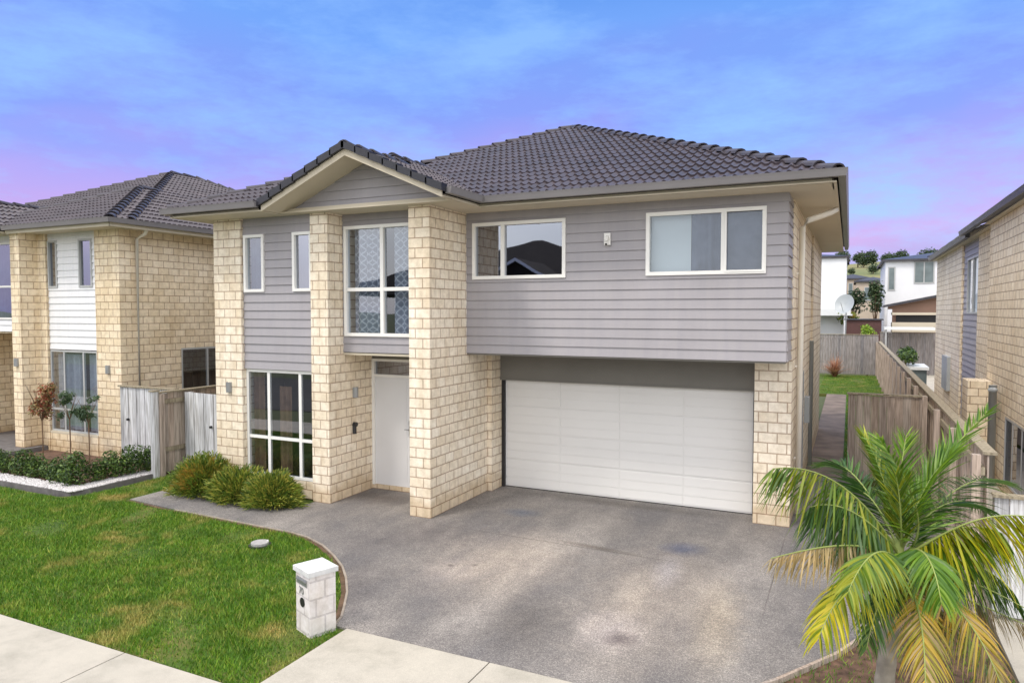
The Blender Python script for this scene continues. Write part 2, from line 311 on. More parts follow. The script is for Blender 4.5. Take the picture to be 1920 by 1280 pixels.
def obj(name, mb, mats, parent=None, smooth=False, fixn=True, loc=None, label=None):
    me = bpy.data.meshes.new(name)
    off = worldloc(parent) if parent else Vector((0, 0, 0))
    if loc is not None: off = off + Vector(loc) - worldloc(parent) if parent else Vector(loc)
    me.from_pydata([(x - off.x, y - off.y, z - off.z) for x, y, z in mb.v], [], mb.f)
    if len(mb.uv):
        ul = me.uv_layers.new(name='UVMap'); ul.data.foreach_set('uv', np.array(mb.uv, dtype=np.float32).ravel())
    if not isinstance(mats, (list, tuple)): mats = [mats]
    for m in mats: me.materials.append(m)
    me.polygons.foreach_set('material_index', np.array(mb.mi, dtype=np.int32))
    if smooth: me.polygons.foreach_set('use_smooth', [True] * len(mb.f))
    me.update()
    o = bpy.data.objects.new(name, me); C.objects.link(o)
    if parent: o.parent = parent
    if loc is not None: o.location = Vector(loc) - (worldloc(parent) if parent else Vector((0, 0, 0)))
    if label: o['label'] = label
    return o
def thing(name, label, cat, loc, group=None):
    o = bpy.data.objects.new(name, None); C.objects.link(o); o.location = loc
    o['label'] = label; o['category'] = cat
    if group: o['group'] = group
    return o
def tag(o, label, cat, group=None):
    o['label'] = label; o['category'] = cat
    if group: o['group'] = group
    return o
def struct(name, mb, m, kind='structure'):
    o = obj(name, mb, m); o['kind'] = kind; return o
def bevel(o, w=.008, seg=2):
    b = o.modifiers.new('bevel', 'BEVEL'); b.width = w; b.segments = seg; b.limit_method = 'ANGLE'; return o
# ---------------------------------------------------------------- wall, window, board helpers
# a wall line: origin o, unit direction d, outward normal is the right-hand side of d (d=(1,0) -> normal (0,-1))
def P3(o, d, s, n, z): return (o[0] + d[0] * s + d[1] * n, o[1] + d[1] * s - d[0] * n, z)
def wall(mb, o, d, s0, s1, z0, z1, ops=(), th=.12):
    ss = sorted({s0, s1, *[v for op in ops for v in op[:2]]}); zs = sorted({z0, z1, *[v for op in ops for v in op[2:]]})
    for a, b in zip(ss, ss[1:]):
        for c, e in zip(zs, zs[1:]):
            if any(op[0] <= a and b <= op[1] and op[2] <= c and e <= op[3] for op in ops): continue
            mb.obox(o, d, a, b, -th, 0, c, e)
def boards(mb, o, d, s0, s1, z0, z1, ops=(), pitch=.163, lip=.022, top=None):
    k = 0
    while z0 + k * pitch < z1 - 1e-4:
        a = z0 + k * pitch; b = min(a + pitch, z1)
        zs = sorted({a, b, *[v for op in ops for v in op[2:] if a < v < b]})
        for c, e in zip(zs, zs[1:]):
            cuts = [s0]; 
            bl = sorted([(op[0], op[1]) for op in ops if op[2] <= c + 1e-5 and op[3] >= e - 1e-5])
            segs = []; cur = s0
            for x0, x1 in bl:
                if x0 > cur: segs.append((cur, min(x0, s1)))
                cur = max(cur, x1)
            if cur < s1: segs.append((cur, s1))
            nc = lip * (1 - (c - a) / pitch) + .004; ne = lip * (1 - (e - a) / pitch) + .004
            for x0, x1 in segs:
                if top:   # clip to a raking line: top(s) gives max z
                    m_ = 8
                    for i in range(m_ * 3):
                        u0 = x0 + (x1 - x0) * i / (m_ * 3); u1 = x0 + (x1 - x0) * (i + 1) / (m_ * 3)
                        t0, t1 = top(u0), top(u1)
                        if max(t0, t1) <= c: continue
                        mb.quad([P3(o, d, u0, nc, c), P3(o, d, u1, nc, c), P3(o, d, u1, ne, max(c, min(e, t1))), P3(o, d, u0, ne, max(c, min(e, t0)))])
                        if c == a: mb.quad([P3(o, d, u0, 0, c), P3(o, d, u1, 0, c), P3(o, d, u1, nc, c), P3(o, d, u0, nc, c)])
                    continue
                mb.quad([P3(o, d, x0, nc, c), P3(o, d, x1, nc, c), P3(o, d, x1, ne, e), P3(o, d, x0, ne, e)])
                if c == a: mb.quad([P3(o, d, x0, 0, c), P3(o, d, x1, 0, c), P3(o, d, x1, nc, c), P3(o, d, x0, nc, c)])
                mb.quad([P3(o, d, x1, nc, c), P3(o, d, x1, -.01, c), P3(o, d, x1, -.01, e), P3(o, d, x1, ne, e)])
                mb.quad([P3(o, d, x0, -.01, c), P3(o, d, x0, nc, c), P3(o, d, x0, ne, e), P3(o, d, x0, -.01, e)])
        k += 1
def window(parent, o, d, s0, s1, z0, z1, mull=(), trans=(), frame='white', glass='glass', curtains=(), proud=.03, fw=.045, sill=False, room=1.2, sash=()):
    w = thing_part('window', parent)
    f = MB(); zt = sorted(trans)
    f.obox(o, d, s0, s1, -.06, proud, z1 - fw, z1); f.obox(o, d, s0, s1, -.06, proud, z0, z0 + fw)
    f.obox(o, d, s0, s0 + fw, -.06, proud, z0 + fw, z1 - fw); f.obox(o, d, s1 - fw, s1, -.06, proud, z0 + fw, z1 - fw)
    for m_ in mull: f.obox(o, d, m_ - fw * .6, m_ + fw * .6, -.055, proud - .006, z0 + fw, z1 - fw)
    ms = [s0 + fw * .5] + sorted(mull) + [s1 - fw * .5]
    for z in zt:
        for a, b in zip(ms, ms[1:]): f.obox(o, d, a + fw * .6, b - fw * .6, -.05, proud - .01, z - fw * .55, z + fw * .55)
    for (a, b, c, e) in sash:
        q = .03
        f.obox(o, d, a, b, .0, proud + .012, e - q, e); f.obox(o, d, a, b, .0, proud + .012, c, c + q)
        f.obox(o, d, a, a + q, .0, proud + .012, c + q, e - q); f.obox(o, d, b - q, b, .0, proud + .012, c + q, e - q)
    bevel(obj('frame', f, M[frame], w), .004, 1)
    zz = [z0 + fw] + zt + [z1 - fw]
    for a, b in zip(ms, ms[1:]):
        for c, e in zip(zz, zz[1:]):
            g = MB(); g.quad([P3(o, d, a, -.012, c), P3(o, d, b, -.012, c), P3(o, d, b, -.012, e), P3(o, d, a, -.012, e)]); obj('pane', g, M[glass], w)
    if sill:
        g = MB(); g.obox(o, d, s0 - .02, s1 + .02, -.05, proud + .045, z0 - .05, z0 - .002); obj('sill', g, M[sill] if isinstance(sill, str) else M[frame], w)
    for (a, b, c, e, mt, waves) in curtains:
        g = MB(); n = max(4, int((b - a) * 60)); amp = .03 if waves else 0.
        for i in range(n):
            u0, u1 = a + (b - a) * i / n, a + (b - a) * (i + 1) / n
            w0, w1 = [-.16 + amp * math.sin(u * 38 + 2 * math.sin(u * 7)) for u in (u0, u1)]
            g.quad([P3(o, d, u0, w0, c), P3(o, d, u1, w1, c), P3(o, d, u1, w1, e), P3(o, d, u0, w0, e)])
        obj('curtain' if waves else 'blind', g, M[mt], w, smooth=True)
    g = MB(); a, b, c, e = s0 - .15, s1 + .15, z0 - .2, z1 + .12      # the room behind
    i = -.14; r = -room
    g.quad([P3(o, d, a, r, c), P3(o, d, b, r, c), P3(o, d, b, r, e), P3(o, d, a, r, e)])
    g.quad([P3(o, d, a, i, c), P3(o, d, a, r, c), P3(o, d, a, r, e), P3(o, d, a, i, e)]); g.quad([P3(o, d, b, r, c), P3(o, d, b, i, c), P3(o, d, b, i, e), P3(o, d, b, r, e)])
    g.quad([P3(o, d, a, i, e), P3(o, d, b, i, e), P3(o, d, b, r, e), P3(o, d, a, r, e)]); g.quad([P3(o, d, a, i, c), P3(o, d, b, i, c), P3(o, d, b, r, c), P3(o, d, a, r, c)])
    obj('room', g, M['dark'], w)
    return w
def thing_part(name, parent):
    o = bpy.data.objects.new(name, None); C.objects.link(o); o.parent = parent; return o
# ---------------------------------------------------------------- roof helpers
SL = .435
def tiles(mb, o, e, n, Lw, R, z0, clips=(), slope=SL, fine=True, tw=.30, cr=.31):
    """tile field: eave from o along e for Lw, rising along n (plan units) for run R; clips = [(px,py,nx,ny)] keeps the side nx,ny points to"""
    prof = (0, .07, .16, .25, .34, .43, .5, .57, .66, .75, .84, .93) if fine else (0, .5)
    bm = bmesh.new(); uvl = bm.loops.layers.uv.new('UVMap')
    ln = math.hypot(1, slope); nz = 1 / ln; nh = -slope / ln
    xs = []
    k = 0
    while k * tw < Lw:
        for p in prof:
            if k * tw + p * tw <= Lw + .001: xs.append((k, p))
        k += 1
    def V(k, p, run, lift, jit=0):
        s = k * tw + p * tw
        h = (.019 * math.cos(4 * PI * p) + .005 * math.cos(8 * PI * p) if fine else .0) + lift + jit
        return bm.verts.new((o[0] + e[0] * s + n[0] * (run + nh * h), o[1] + e[1] * s + n[1] * (run + nh * h), z0 + run * slope + nz * h))
    r = 0
    while r * cr < R:
        r0, r1 = r * cr, min((r + 1) * cr, R)
        lo = [V(k, p, r0, .034 + .004 * math.sin(k * 7.3 + r * 3.1)) for k, p in xs]; hi = [V(k, p, r1, .004) for k, p in xs]
        under = [V(k, p, r0, -.004) for k, p in xs]
        for i in range(len(xs) - 1):
            for q, va, vb in (((lo[i], lo[i + 1], hi[i + 1], hi[i]), .1, .9), ((under[i], under[i + 1], lo[i + 1], lo[i]), .0, .1)):
                f = bm.faces.new(q); f.smooth = False
                kx = xs[i][0]; us = (kx + .05 + .9 * xs[i][1], kx + .05 + .9 * (xs[i + 1][1] or 1.))
                for lp, (a, b) in zip(f.loops, ((us[0], r + va), (us[1], r + va), (us[1], r + vb), (us[0], r + vb))): lp[uvl].uv = (a, b)
        r += 1
    for (px, py, nx, ny) in clips:
        bmesh.ops.bisect_plane(bm, geom=bm.verts[:] + bm.edges[:] + bm.faces[:], plane_co=(px, py, 0), plane_no=(nx, ny, 0), clear_inner=True)
    bm.verts.index_update()
    b = len(mb.v)
    mb.v += [tuple(v.co) for v in bm.verts]
    for f in bm.faces:
        mb.f.append(tuple(b + v.index for v in f.verts)); mb.mi.append(0); mb.uv += [tuple(l[uvl].uv) for l in f.loops]
    bm.free()
def caps(mb, p0, p1, r=.115, seg=.36):
    p0, p1 = Vector(p0), Vector(p1); d = p1 - p0; n = max(1, int(d.length / seg)); t = d.normalized()
    side = t.cross(Vector((0, 0, 1))).normalized(); up = side.cross(t)
    for i in range(n):
        a = p0 + d * (i / n); b = p0 + d * ((i + 1.12) / n)
        ra, rb = r * 1.06, r * .9; la, lb = .055, .02
        m_ = 7; A, B, A2 = [], [], []
        for j in range(m_):
            th = PI * j / (m_ - 1); c, s_ = math.cos(th), math.sin(th)
            A.append(tuple(a + side * ra * c + up * (ra * .75 * s_ + la - .05))); B.append(tuple(b + side * rb * c + up * (rb * .75 * s_ + lb - .05)))
            A2.append(tuple(a + side * ra * .8 * c + up * (ra * .55 * s_ + la - .05)))
        for j in range(m_ - 1):
            mb.quad([A[j], A[j + 1], B[j + 1], B[j]]); mb.quad([A2[j], A2[j + 1], A[j + 1], A[j]])
def gutter(mb, pts, z, out=1):
    """open quad gutter run round a plan polyline; outside is the right-hand side"""
    prof = [(0, .0), (.0, -.10), (.10, -.10), (.115, -.025), (.125, 0.01), (.105, .01), (.098, -.03), (.012, -.085)]
    ring = []
    n = len(pts)
    for i, p in enumerate(pts):
        p = Vector(p); ds = []
        if i > 0: ds.append((p - Vector(pts[i - 1])).normalized())
        if i < n - 1: ds.append((Vector(pts[i + 1]) - p).normalized())
        ns = [Vector((q.y, -q.x)) for q in ds]
        nn = (sum(ns, Vector((0, 0)))).normalized(); sc = 1 / max(.3, nn.dot(ns[0]))
        ring.append([(p.x + nn.x * a * sc * out, p.y + nn.y * a * sc * out, z + b) for a, b in prof])
    for A, B in zip(ring, ring[1:]):
        for j in range(len(prof)):
            k = (j + 1) % len(prof); mb.quad([A[j], B[j], B[k], A[k]])
    for A in (ring[0], ring[-1]): mb.quad(A[:5])
def fascia(mb, pts, z0, z1):
    for a, b in zip(pts, pts[1:]):
        a, b = Vector(a), Vector(b); d = (b - a); l = d.length; d.normalize(); mb.obox((a.x, a.y), (d.x, d.y), 0, l - .001, -.02, 0, z0, z1)
# ================================================================ MAIN HOUSE
house = thing('brick_house', 'two-storey house with cream block pillars, grey weatherboards and white double garage door', 'house', (-6, 12, 0))
EZ = 5.53; WT = 5.40
X_, Yn = (1, 0), (0, 1)
def part(name, fn, m, parent=house, **k):
    mb = MB(); fn(mb); return obj(name, mb, m, parent, **k)
B = M['brick']
part('pillar', lambda b: b.box(-11.52, -10.80, 10.30, 10.9, 0, 5.37), B)
part('pillar', lambda b: b.box(-9.05, -8.65, 10.30, 11.62, 0, 5.37), B)
part('pillar', lambda b: b.box(-6.88, -6.46, 10.30, 12.42, 0, 5.37), B)
part('garage_pier', lambda b: b.box(-6.459, -6.36, 12.42, 12.86, 0, 2.755), B)
part('garage_pier', lambda b: b.box(-1.42, -.84, 12.42, 12.95, 0, 5.4), B)
def side(b):
    wall(b, (-.84, 12.95), (0, 1), 0, 10.5, 0, 5.4, [(1.9, 3.0, 0.3, 2.35), (5.2, 5.9, 3.9, 5.1)])
    b.box(-.84, -.80, 18.4, 23.45, 0, 5.4)
    b.box(-11.52, -11.40, 10.9, 23.45, 0, 5.4); b.box(-11.4, -.96, 23.33, 23.45, 0, 5.4)
part('side_wall', side, B)
part('apron_wall', lambda b: b.box(-10.799, -9.051, 10.40, 10.5, 0, .33), B)
part('entry_wall', lambda b: (b.box(-7.62, -6.881, 11.62, 11.75, 0, 2.72), b.box(-8.649, -7.62, 11.62, 11.70, 0, .085)), B)
# cladding over the garage
wops = [(-6.32, -4.48, 4.15, 5.18), (-3.06, -1.18, 4.15, 5.18)]
part('cladding', lambda b: (boards(b, (0, 11.6), X_, -6.459, -.87, 2.79, 5.42, wops), boards(b, (-.87, 11.6), Yn, 0, .82, 2.79, 5.42),
     wall(b, (0, 11.612), X_, -6.455, -.875, 2.80, 5.41, [(a + .02, c - .02, d_ + .02, e - .02) for a, c, d_, e in wops], .1), b.box(-.98, -.875, 11.72, 12.42, 2.8, 5.41)), M['board'])
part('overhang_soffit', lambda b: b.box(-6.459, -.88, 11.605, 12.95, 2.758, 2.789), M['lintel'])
window(house, (0, 11.6), X_, -6.32, -4.48, 4.15, 5.18, mull=[-5.70], curtains=[(-6.3, -6.02, 4.2, 5.15, 'brcurtain', True), (-5.9, -5.72, 4.2, 5.15, 'curtain', True)], glass='glassr', proud=.05, fw=.06)
window(house, (0, 11.6), X_, -3.06, -1.18, 4.15, 5.18, mull=[-1.82], curtains=[(-3.02, -2.36, 4.2, 5.15, 'blind', False), (-2.36, -1.84, 4.2, 5.15, 'dkcurtain', True), (-1.8, -1.2, 4.2, 5.15, 'dkcurtain', False)], proud=.05, fw=.06, sash=[(-1.80, -1.20, 4.18, 5.15)])  # flat blue-grey sheet behind the right pane stands in for its reflection
# left bay: cladding with slim windows over a big window
ops2 = [(-10.76, -10.24, 3.94, 5.05), (-9.52, -9.06, 3.94, 5.05)]
part('cladding', lambda b: (boards(b, (0, 10.38), X_, -10.799, -9.051, 2.44, 5.42, ops2), wall(b, (0, 10.39), X_, -10.799, -9.051, 2.45, 5.41, [(a + .02, c - .01, d_ + .02, e - .02) for a, c, d_, e in ops2], .06)), M['board'])
window(house, (0, 10.38), X_, -10.76, -10.24, 3.94, 5.05, curtains=[(-10.74, -10.26, 3.96, 5.0, 'dkcurtain', True)], proud=.05, fw=.055)
window(house, (0, 10.38), X_, -9.52, -9.053, 3.94, 5.05, curtains=[(-9.5, -9.07, 3.96, 5.0, 'dkcurtain', True)], proud=.05, fw=.055, glass='glassr')
window(house, (0, 10.40), X_, -10.795, -9.055, .34, 2.43, mull=[-10.22, -9.43], trans=[1.10], curtains=[(-10.74, -10.5, .4, 2.38, 'brcurtain', True), (-9.25, -9.07, .4, 2.38, 'brcurtain', True), (-10.1, -9.75, .4, 2.1, 'brcurtain', True)], proud=.0, fw=.055)
# entry bay window
ops3 = [(-8.60, -6.90, 3.10, 5.15)]
part('cladding', lambda b: (boards(b, (0, 10.75), X_, -8.649, -6.881, 2.80, 5.42, ops3), wall(b, (0, 10.76), X_, -8.649, -6.881, 2.79, 5.41, [(-8.58, -6.92, 3.12, 5.13)], .06)), M['board'])
window(house, (0, 10.75), X_, -8.60, -6.90, 3.10, 5.15, mull=[-7.74], trans=[3.97], curtains=[(-8.5, -7.78, 3.15, 5.1, 'lace', True), (-7.6, -6.95, 3.15, 5.1, 'lace', True)], proud=.05, fw=.06)
part('entry_soffit', lambda b: b.box(-8.649, -6.881, 10.74, 11.62, 2.745, 2.785), M['fascia'])
part('entry_panel', lambda b: b.box(-8.649, -7.63, 11.62, 11.70, 2.62, 2.745), M['lintel'])
# front door
fd = thing_part('front_door', house)
def dfr(b):
    b.box(-8.648, -8.59, 11.60, 11.70, .086, 2.62); b.box(-7.68, -7.622, 11.60, 11.70, .086, 2.62)
    b.box(-8.59, -7.68, 11.60, 11.70, 2.57, 2.62); b.box(-8.59, -7.68, 11.602, 11.70, 2.26, 2.31)
obj('frame', (lambda b: (dfr(b), b)[1])(MB()), M['white'], fd)
def dleaf(b):
    b.box(-8.59, -7.68, 11.645, 11.69, .09, 2.26)
    for x in (-7.86, -7.80, -7.74): b.box(x, x + .022, 11.638, 11.645, .2, 2.18)
obj('door_leaf', (lambda b: (dleaf(b), b)[1])(MB()), M['door'], fd)
g = MB(); g.quad([(-8.59, 11.66, 2.31), (-7.68, 11.66, 2.31), (-7.68, 11.66, 2.57), (-8.59, 11.66, 2.57)]); obj('pane', g, M['glassr'], fd)
g = MB(); g.box(-8.59, -7.68, 11.78, 11.79, 2.2, 2.7); obj('room', g, M['brcurtain'], fd)
g = MB(); g.box(-7.775, -7.725, 11.615, 11.645, 1.12, 1.42); g.tube([(-7.75, 11.615, 1.25), (-7.75, 11.56, 1.25), (-7.84, 11.56, 1.25)], .011); g.box(-7.77, -7.73, 11.60, 11.615, 1.34, 1.40)
obj('handle', g, M['metal'], fd)
# garage
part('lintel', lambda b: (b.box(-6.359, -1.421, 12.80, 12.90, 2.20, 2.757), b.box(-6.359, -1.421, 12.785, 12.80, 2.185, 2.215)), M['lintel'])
part('door_jamb', lambda b: b.box(-6.359, -6.30, 12.861, 12.95, 0, 2.2), M['black']); part('door_jamb', lambda b: b.box(-1.48, -1.421, 12.86, 12.95, 0, 2.2), M['black'])
gd = thing_part('garage_door', house)
def gdm(b):
    x0, x1 = -6.30, -1.48; y = 12.93; nsec = 4; hs = 2.19 / nsec
    for k in range(nsec):
        z = .015 + k * hs
        b.box(x0, x1, y, y + .04, z, z + hs - .003)
        for r in range(3):
            zz = z + .03 + r * (hs - .03) / 3
            for c in range(4):
                w_ = (x1 - x0) / 4
                b.box(x0 + c * w_ + .012, x0 + (c + 1) * w_ - .012, y - .013, y, zz, zz + (hs - .03) / 3 - .018)
obj('panel', (lambda b: (gdm(b), b)[1])(MB()), M['gdoor'], gd)
obj('bottom_seal', (lambda b: (b.box(-6.30, -1.48, 12.925, 12.97, 0.001, .015), b)[1])(MB()), M['black'], gd)
# roof
def hiproof(root, planes, ridges, m=None):
    mb = MB()
    for a in planes: tiles(mb, *a)
    r = obj('roof', mb, m or M['tile'], root)
    cb = MB()
    for a, b in ridges: caps(cb, a, b)
    obj('ridge_cap', cb, M['cap'], r, smooth=False)
    return r
ax, ay, az = -6.5, 17.27, EZ + 6.32 * SL
planes = [((-12.82, 10.95), (1, 0), (0, 1), 12.64, 6.32, EZ, [(-12.82, 10.95, 1, -1), (-.18, 10.95, -1, -1), (-9.0, 0, 1, 0)]),
          ((-.18, 10.95), (0, 1), (-1, 0), 13.0, 6.32, EZ, [(-.18, 10.95, 1, 1), (-.18, 23.95, 1, -1)], SL, False),
          ((-12.82, 10.95), (0, 1), (1, 0), 13.0, 6.32, EZ, [(-12.82, 10.95, -1, 1), (-12.82, 23.95, -1, -1)], SL, False),
          ((-.18, 23.95), (-1, 0), (0, -1), 12.64, 6.32, EZ, [(-.18, 23.95, -1, 1), (-12.82, 23.95, 1, 1)], SL, False),
          # projecting front section
          ((-12.0, 9.65), (1, 0), (0, 1), 2.41, 3.08, EZ, [(-12.0, 9.65, 1, -1)]),
          ((-9.59, 9.65), (1, 0), (0, 1), 1.87, 3.08, EZ, [(-9.59, 9.65, -1, 1), (-5.85, 9.65, -1, -1), (-12.0, 9.65, 1, -1)]),
          ((-5.85, 9.62), (0, 1), (-1, 0), 6.0, 1.87, EZ, [], SL, True),
          ((-5.85, 9.62), (0, 1), (-1, 0), 6.0, 3.08, EZ, [(-7.715, 0, -1, 0), (-5.85, 9.65, 1, 1)], SL, True),
          ((-12.0, 9.65), (0, 1), (1, 0), 6.0, 3.08, EZ, [(-12.0, 9.65, -1, 1)], SL, False),
          # gable
          ((-9.59, 9.62), (0, 1), (1, 0), 2.1, 1.87, EZ, [(-9.59, 9.65, 1, -1)], SL, True)]
rz = az; k3 = 3.08
roof = hiproof(house, planes, [((-.18, 10.95, EZ), (ax, ay, az)), ((-12.82, 10.95, EZ), (ax, ay, az)), ((ax, 17.6, az), (ax, 17.27, az)), ((-.18, 23.95, EZ), (ax, 17.6, az)),
    ((-12.0, 9.65, EZ), (-8.92, 12.73, EZ + k3 * SL)), ((-8.92, 12.73, EZ + k3 * SL), (-8.92, 14.1, EZ + k3 * SL)), ((-7.9, 11.75, EZ + 2.06 * SL), (-8.92, 12.73, EZ + k3 * SL)),
    ((-7.72, 9.62, EZ + 1.87 * SL), (-7.72, 11.5, EZ + 1.87 * SL))])
# gable front
gz = EZ + 1.87 * SL
def rake(mb, y0, y1, lo, hi, ext=0.0):
    for sx in (-1, 1):
        xe = -7.72 + sx * (1.87 + ext)
        ze = EZ - ext * SL
        A = [(xe, ze), (-7.72, gz)]
        q = [(A[0][0], y0, A[0][1] + lo), (A[1][0], y0, A[1][1] + lo), (A[1][0], y0, A[1][1] + hi), (A[0][0], y0, A[0][1] + hi)]
        q2 = [(x, y1, z) for x, _, z in q]
        mb.quad(q if sx < 0 else q[::-1]); mb.quad(q2)
        for i in range(4): mb.quad([q[i], q[(i + 1) % 4], q2[(i + 1) % 4], q2[i]])
part('barge_board', lambda b: rake(b, 9.66, 9.69, -.16, -.045, .02), M['soffit'])
def bargecap(b):
    for sx in (-1, 1):
        p0 = Vector((-7.72 + sx * 1.93, 9.64, EZ - .03)); p1 = Vector((-7.72, 9.64, gz + .02)); n = 7
        for i in range(n):
            a = p0.lerp(p1, i / n); c = p0.lerp(p1, (i + 1.1) / n)
            up = Vector((0, 0, 1)); h = .07
            q = [a + up * (-h + .02), c + up * (-h), c + up * (.045), a + up * (.075)]
            f = [tuple(v + Vector((0, -.045, 0))) for v in q]; r_ = [tuple(v + Vector((0, .13, 0))) for v in q]
            b.quad(f)
            for j in range(4): b.quad([f[j], f[(j + 1) % 4], r_[(j + 1) % 4], r_[j]])
part('barge_tile', bargecap, M['bargedk'], roof)
part('gable_soffit', lambda b: rake(b, 9.69, 10.27, -.15, -.13, .0), M['soffit'])
part('gable_cladding', lambda b: boards(b, (0, 10.27), X_, -9.59, -5.85, 5.40, gz, (), .163, .022, top=lambda s: gz - .13 - abs(s + 7.72) * SL), M['board'])
part('gable_beam', lambda b: (b.box(-9.60, -6.0, 10.18, 10.29, 5.372, 5.46),), M['fascia'])
# gutters, fascia, soffits
ge = EZ - .0
LG = [(-12.0, 16.0), (-12.0, 9.65), (-9.66, 9.65)]; RG = [(-5.82, 9.75), (-5.82, 10.95), (-.18, 10.95), (-.18, 23.95)]
for G_ in (LG, RG):
    part('gutter', lambda b: gutter(b, G_, ge), M['gutter']); part('fascia', lambda b: fascia(b, [(x - (.06 if x < -11 else .06) * (-1 if x < -11 else 1), y + .06) for x, y in G_], 5.37, 5.43), M['fascia'])
part('soffit', lambda b: (b.box(-5.84, -.20, 10.97, 11.62, 5.37, 5.39), b.box(-.868, -.20, 11.62, 23.9, 5.372, 5.39), b.box(-11.98, -9.62, 9.67, 10.42, 5.371, 5.39), b.box(-11.98, -11.50, 10.42, 16, 5.371, 5.39),
     b.box(-9.62, -5.84, 10.10, 10.84, 5.373, 5.40), b.box(-6.46, -5.84, 10.84, 11.62, 5.371, 5.389)), M['soffit'])
def dp1(b):
    b.tube([(-.25, 13.7, 5.42), (-.25, 13.7, 5.33), (-.33, 13.6, 5.28), (-.68, 13.25, 5.12), (-.765, 13.2, 5.0), (-.765, 13.2, .05)], .052)
    for z in (1.0, 2.6, 4.2): b.box(-.84, -.72, 13.17, 13.23, z, z + .03)
part('downpipe', dp1, M['pipe'], smooth=True)
part('downpipe', lambda b: b.tube([(-.77, 17.4, 2.9), (-.77, 17.4, .05)], .045), M['gpipe'], smooth=True)
part('downpipe', lambda b: b.tube([(-11.9, 11.6, 5.40), (-11.86, 11.6, 5.3), (-11.62, 11.2, 5.18), (-11.56, 11.15, 5.05), (-11.56, 11.15, .1)], .04), M['pipe'], smooth=True)
window(house, (-.84, 0), Yn, 14.85, 15.95, .3, 2.35, frame='grey_al', glass='glassr', proud=.0)
window(house, (-.84, 0), Yn, 18.15, 18.85, 3.9, 5.1, frame='grey_al', glass='glassr', proud=.0) if 0 else None
def lampbox(b, x, y, z, d):   # fitting: half-round up and down light on a wall; d = outward direction
    n = 10; w, h, dp = .055, .20, .085
    pts = []
    for i in range(n + 1):
        th = PI * i / n; s_, o_ = -w * math.cos(th), dp * math.sin(th)
        pts.append((x + (s_ if d[0] == 0 else 0) + d[0] * o_, y + (s_ if d[1] == 0 else 0) + d[1] * o_))
    for a, c in zip(pts, pts[1:]): b.quad([(a[0], a[1], z), (c[0], c[1], z), (c[0], c[1], z + h), (a[0], a[1], z + h)])
    b.quad([(p[0], p[1], z) for p in pts]); b.quad([(p[0], p[1], z + h - .02) for p in pts])
part('wall_light', lambda b: lampbox(b, -11.14, 10.30, 1.96, (0, -1)), M['metal'])
part('wall_light', lambda b: lampbox(b, -8.65, 11.05, 1.90, (1, 0)), M['metal'])
def sensor(b):
    b.box(-3.775, -3.665, 11.54, 11.575, 4.68, 4.88); b.tube([(-3.72, 11.545, 4.80), (-3.72, 11.47, 4.78)], .04, 12); b.tube([(-3.72, 11.545, 4.71), (-3.72, 11.49, 4.69)], .03, 10)
sn = part('security_light', sensor, M['white']); bevel(sn, .012, 2)
obj('lens', (lambda b: (b.tube([(-3.72, 11.489, 4.69), (-3.72, 11.484, 4.688)], .02, 10), b)[1])(MB()), M['black'], sn)
part('hose_tap', lambda b: (b.tube([(-8.65, 11.02, 1.38), (-8.58, 11.02, 1.38)], .045, 12), b.tube([(-8.62, 11.0, 1.36), (-8.60, 10.99, 1.20)], .035, 10)), M['black'])
part('meter_box', lambda b: b.box(-.839, -.74, 16.2, 16.45, 1.2, 1.75), M['gpipe'])
# ================================================================ LEFT NEIGHBOUR
nb = thing('brick_house', 'tan block house on the left with white weatherboards between two slim windows', 'house', (-18, 13, 0))
NZ = 5.65; BN = M['brickn']; gz0 = .0
def npart(name, fn, m, **k): return part(name, fn, m, nb, **k)
npart('pillar', lambda b: b.box(-18.9, -18.54, 10.62, 11.06, 0, 5.5), M['brickn'])
npart('pillar', lambda b: b.box(-18.54, -18.22, 11.06, 11.5, 0, 5.5), BN)
npart('corner_wall', lambda b: (b.box(-16.38, -15.5, 11.1, 11.22, 0, 5.52),), BN)
def nside(b):
    wall(b, (-15.5, 11.22), Yn, 0, 12.0, 0, 5.52, [(1.55, 2.75, 1.3, 2.62)]); b.box(-28, -15.62, 23.1, 23.22, 0, 5.52)
npart('side_wall', nside, BN)
npart('apron_wall', lambda b: b.box(-18.22, -16.381, 11.08, 11.2, 0, .53), BN)
nops = [(-18.16, -17.86, 4.17, 5.30), (-16.98, -16.52, 4.17, 5.30)]
npart('cladding', lambda b: (boards(b, (0, 11.14), X_, -18.22, -16.381, 2.62, 5.52, nops), wall(b, (0, 11.15), X_, -18.22, -16.381, 2.63, 5.51, nops, .06)), M['whiteboard'])
for a, c in ((-18.2, -17.84), (-17.0, -16.5)): window(nb, (0, 11.14), X_, a, c, 4.15, 5.32, frame='grey_al', proud=.04, fw=.045, glass='glassr', curtains=[(a + .05, c - .05, 4.2, 5.2, 'dkcurtain', True)])
window(nb, (0, 11.12), X_, -18.21, -16.39, .56, 2.60, mull=[-17.68, -16.93], trans=[1.12], frame='grey_al', proud=.0, curtains=[(-18.1, -17.2, .6, 2.5, 'curtain', True), (-16.9, -16.45, .6, 2.5, 'curtain', True)], sill='soffit')
window(nb, (-15.5, 0), Yn, 12.77, 13.97, 1.3, 2.62, mull=[13.6], frame='grey_al', proud=.0, glass='glass')
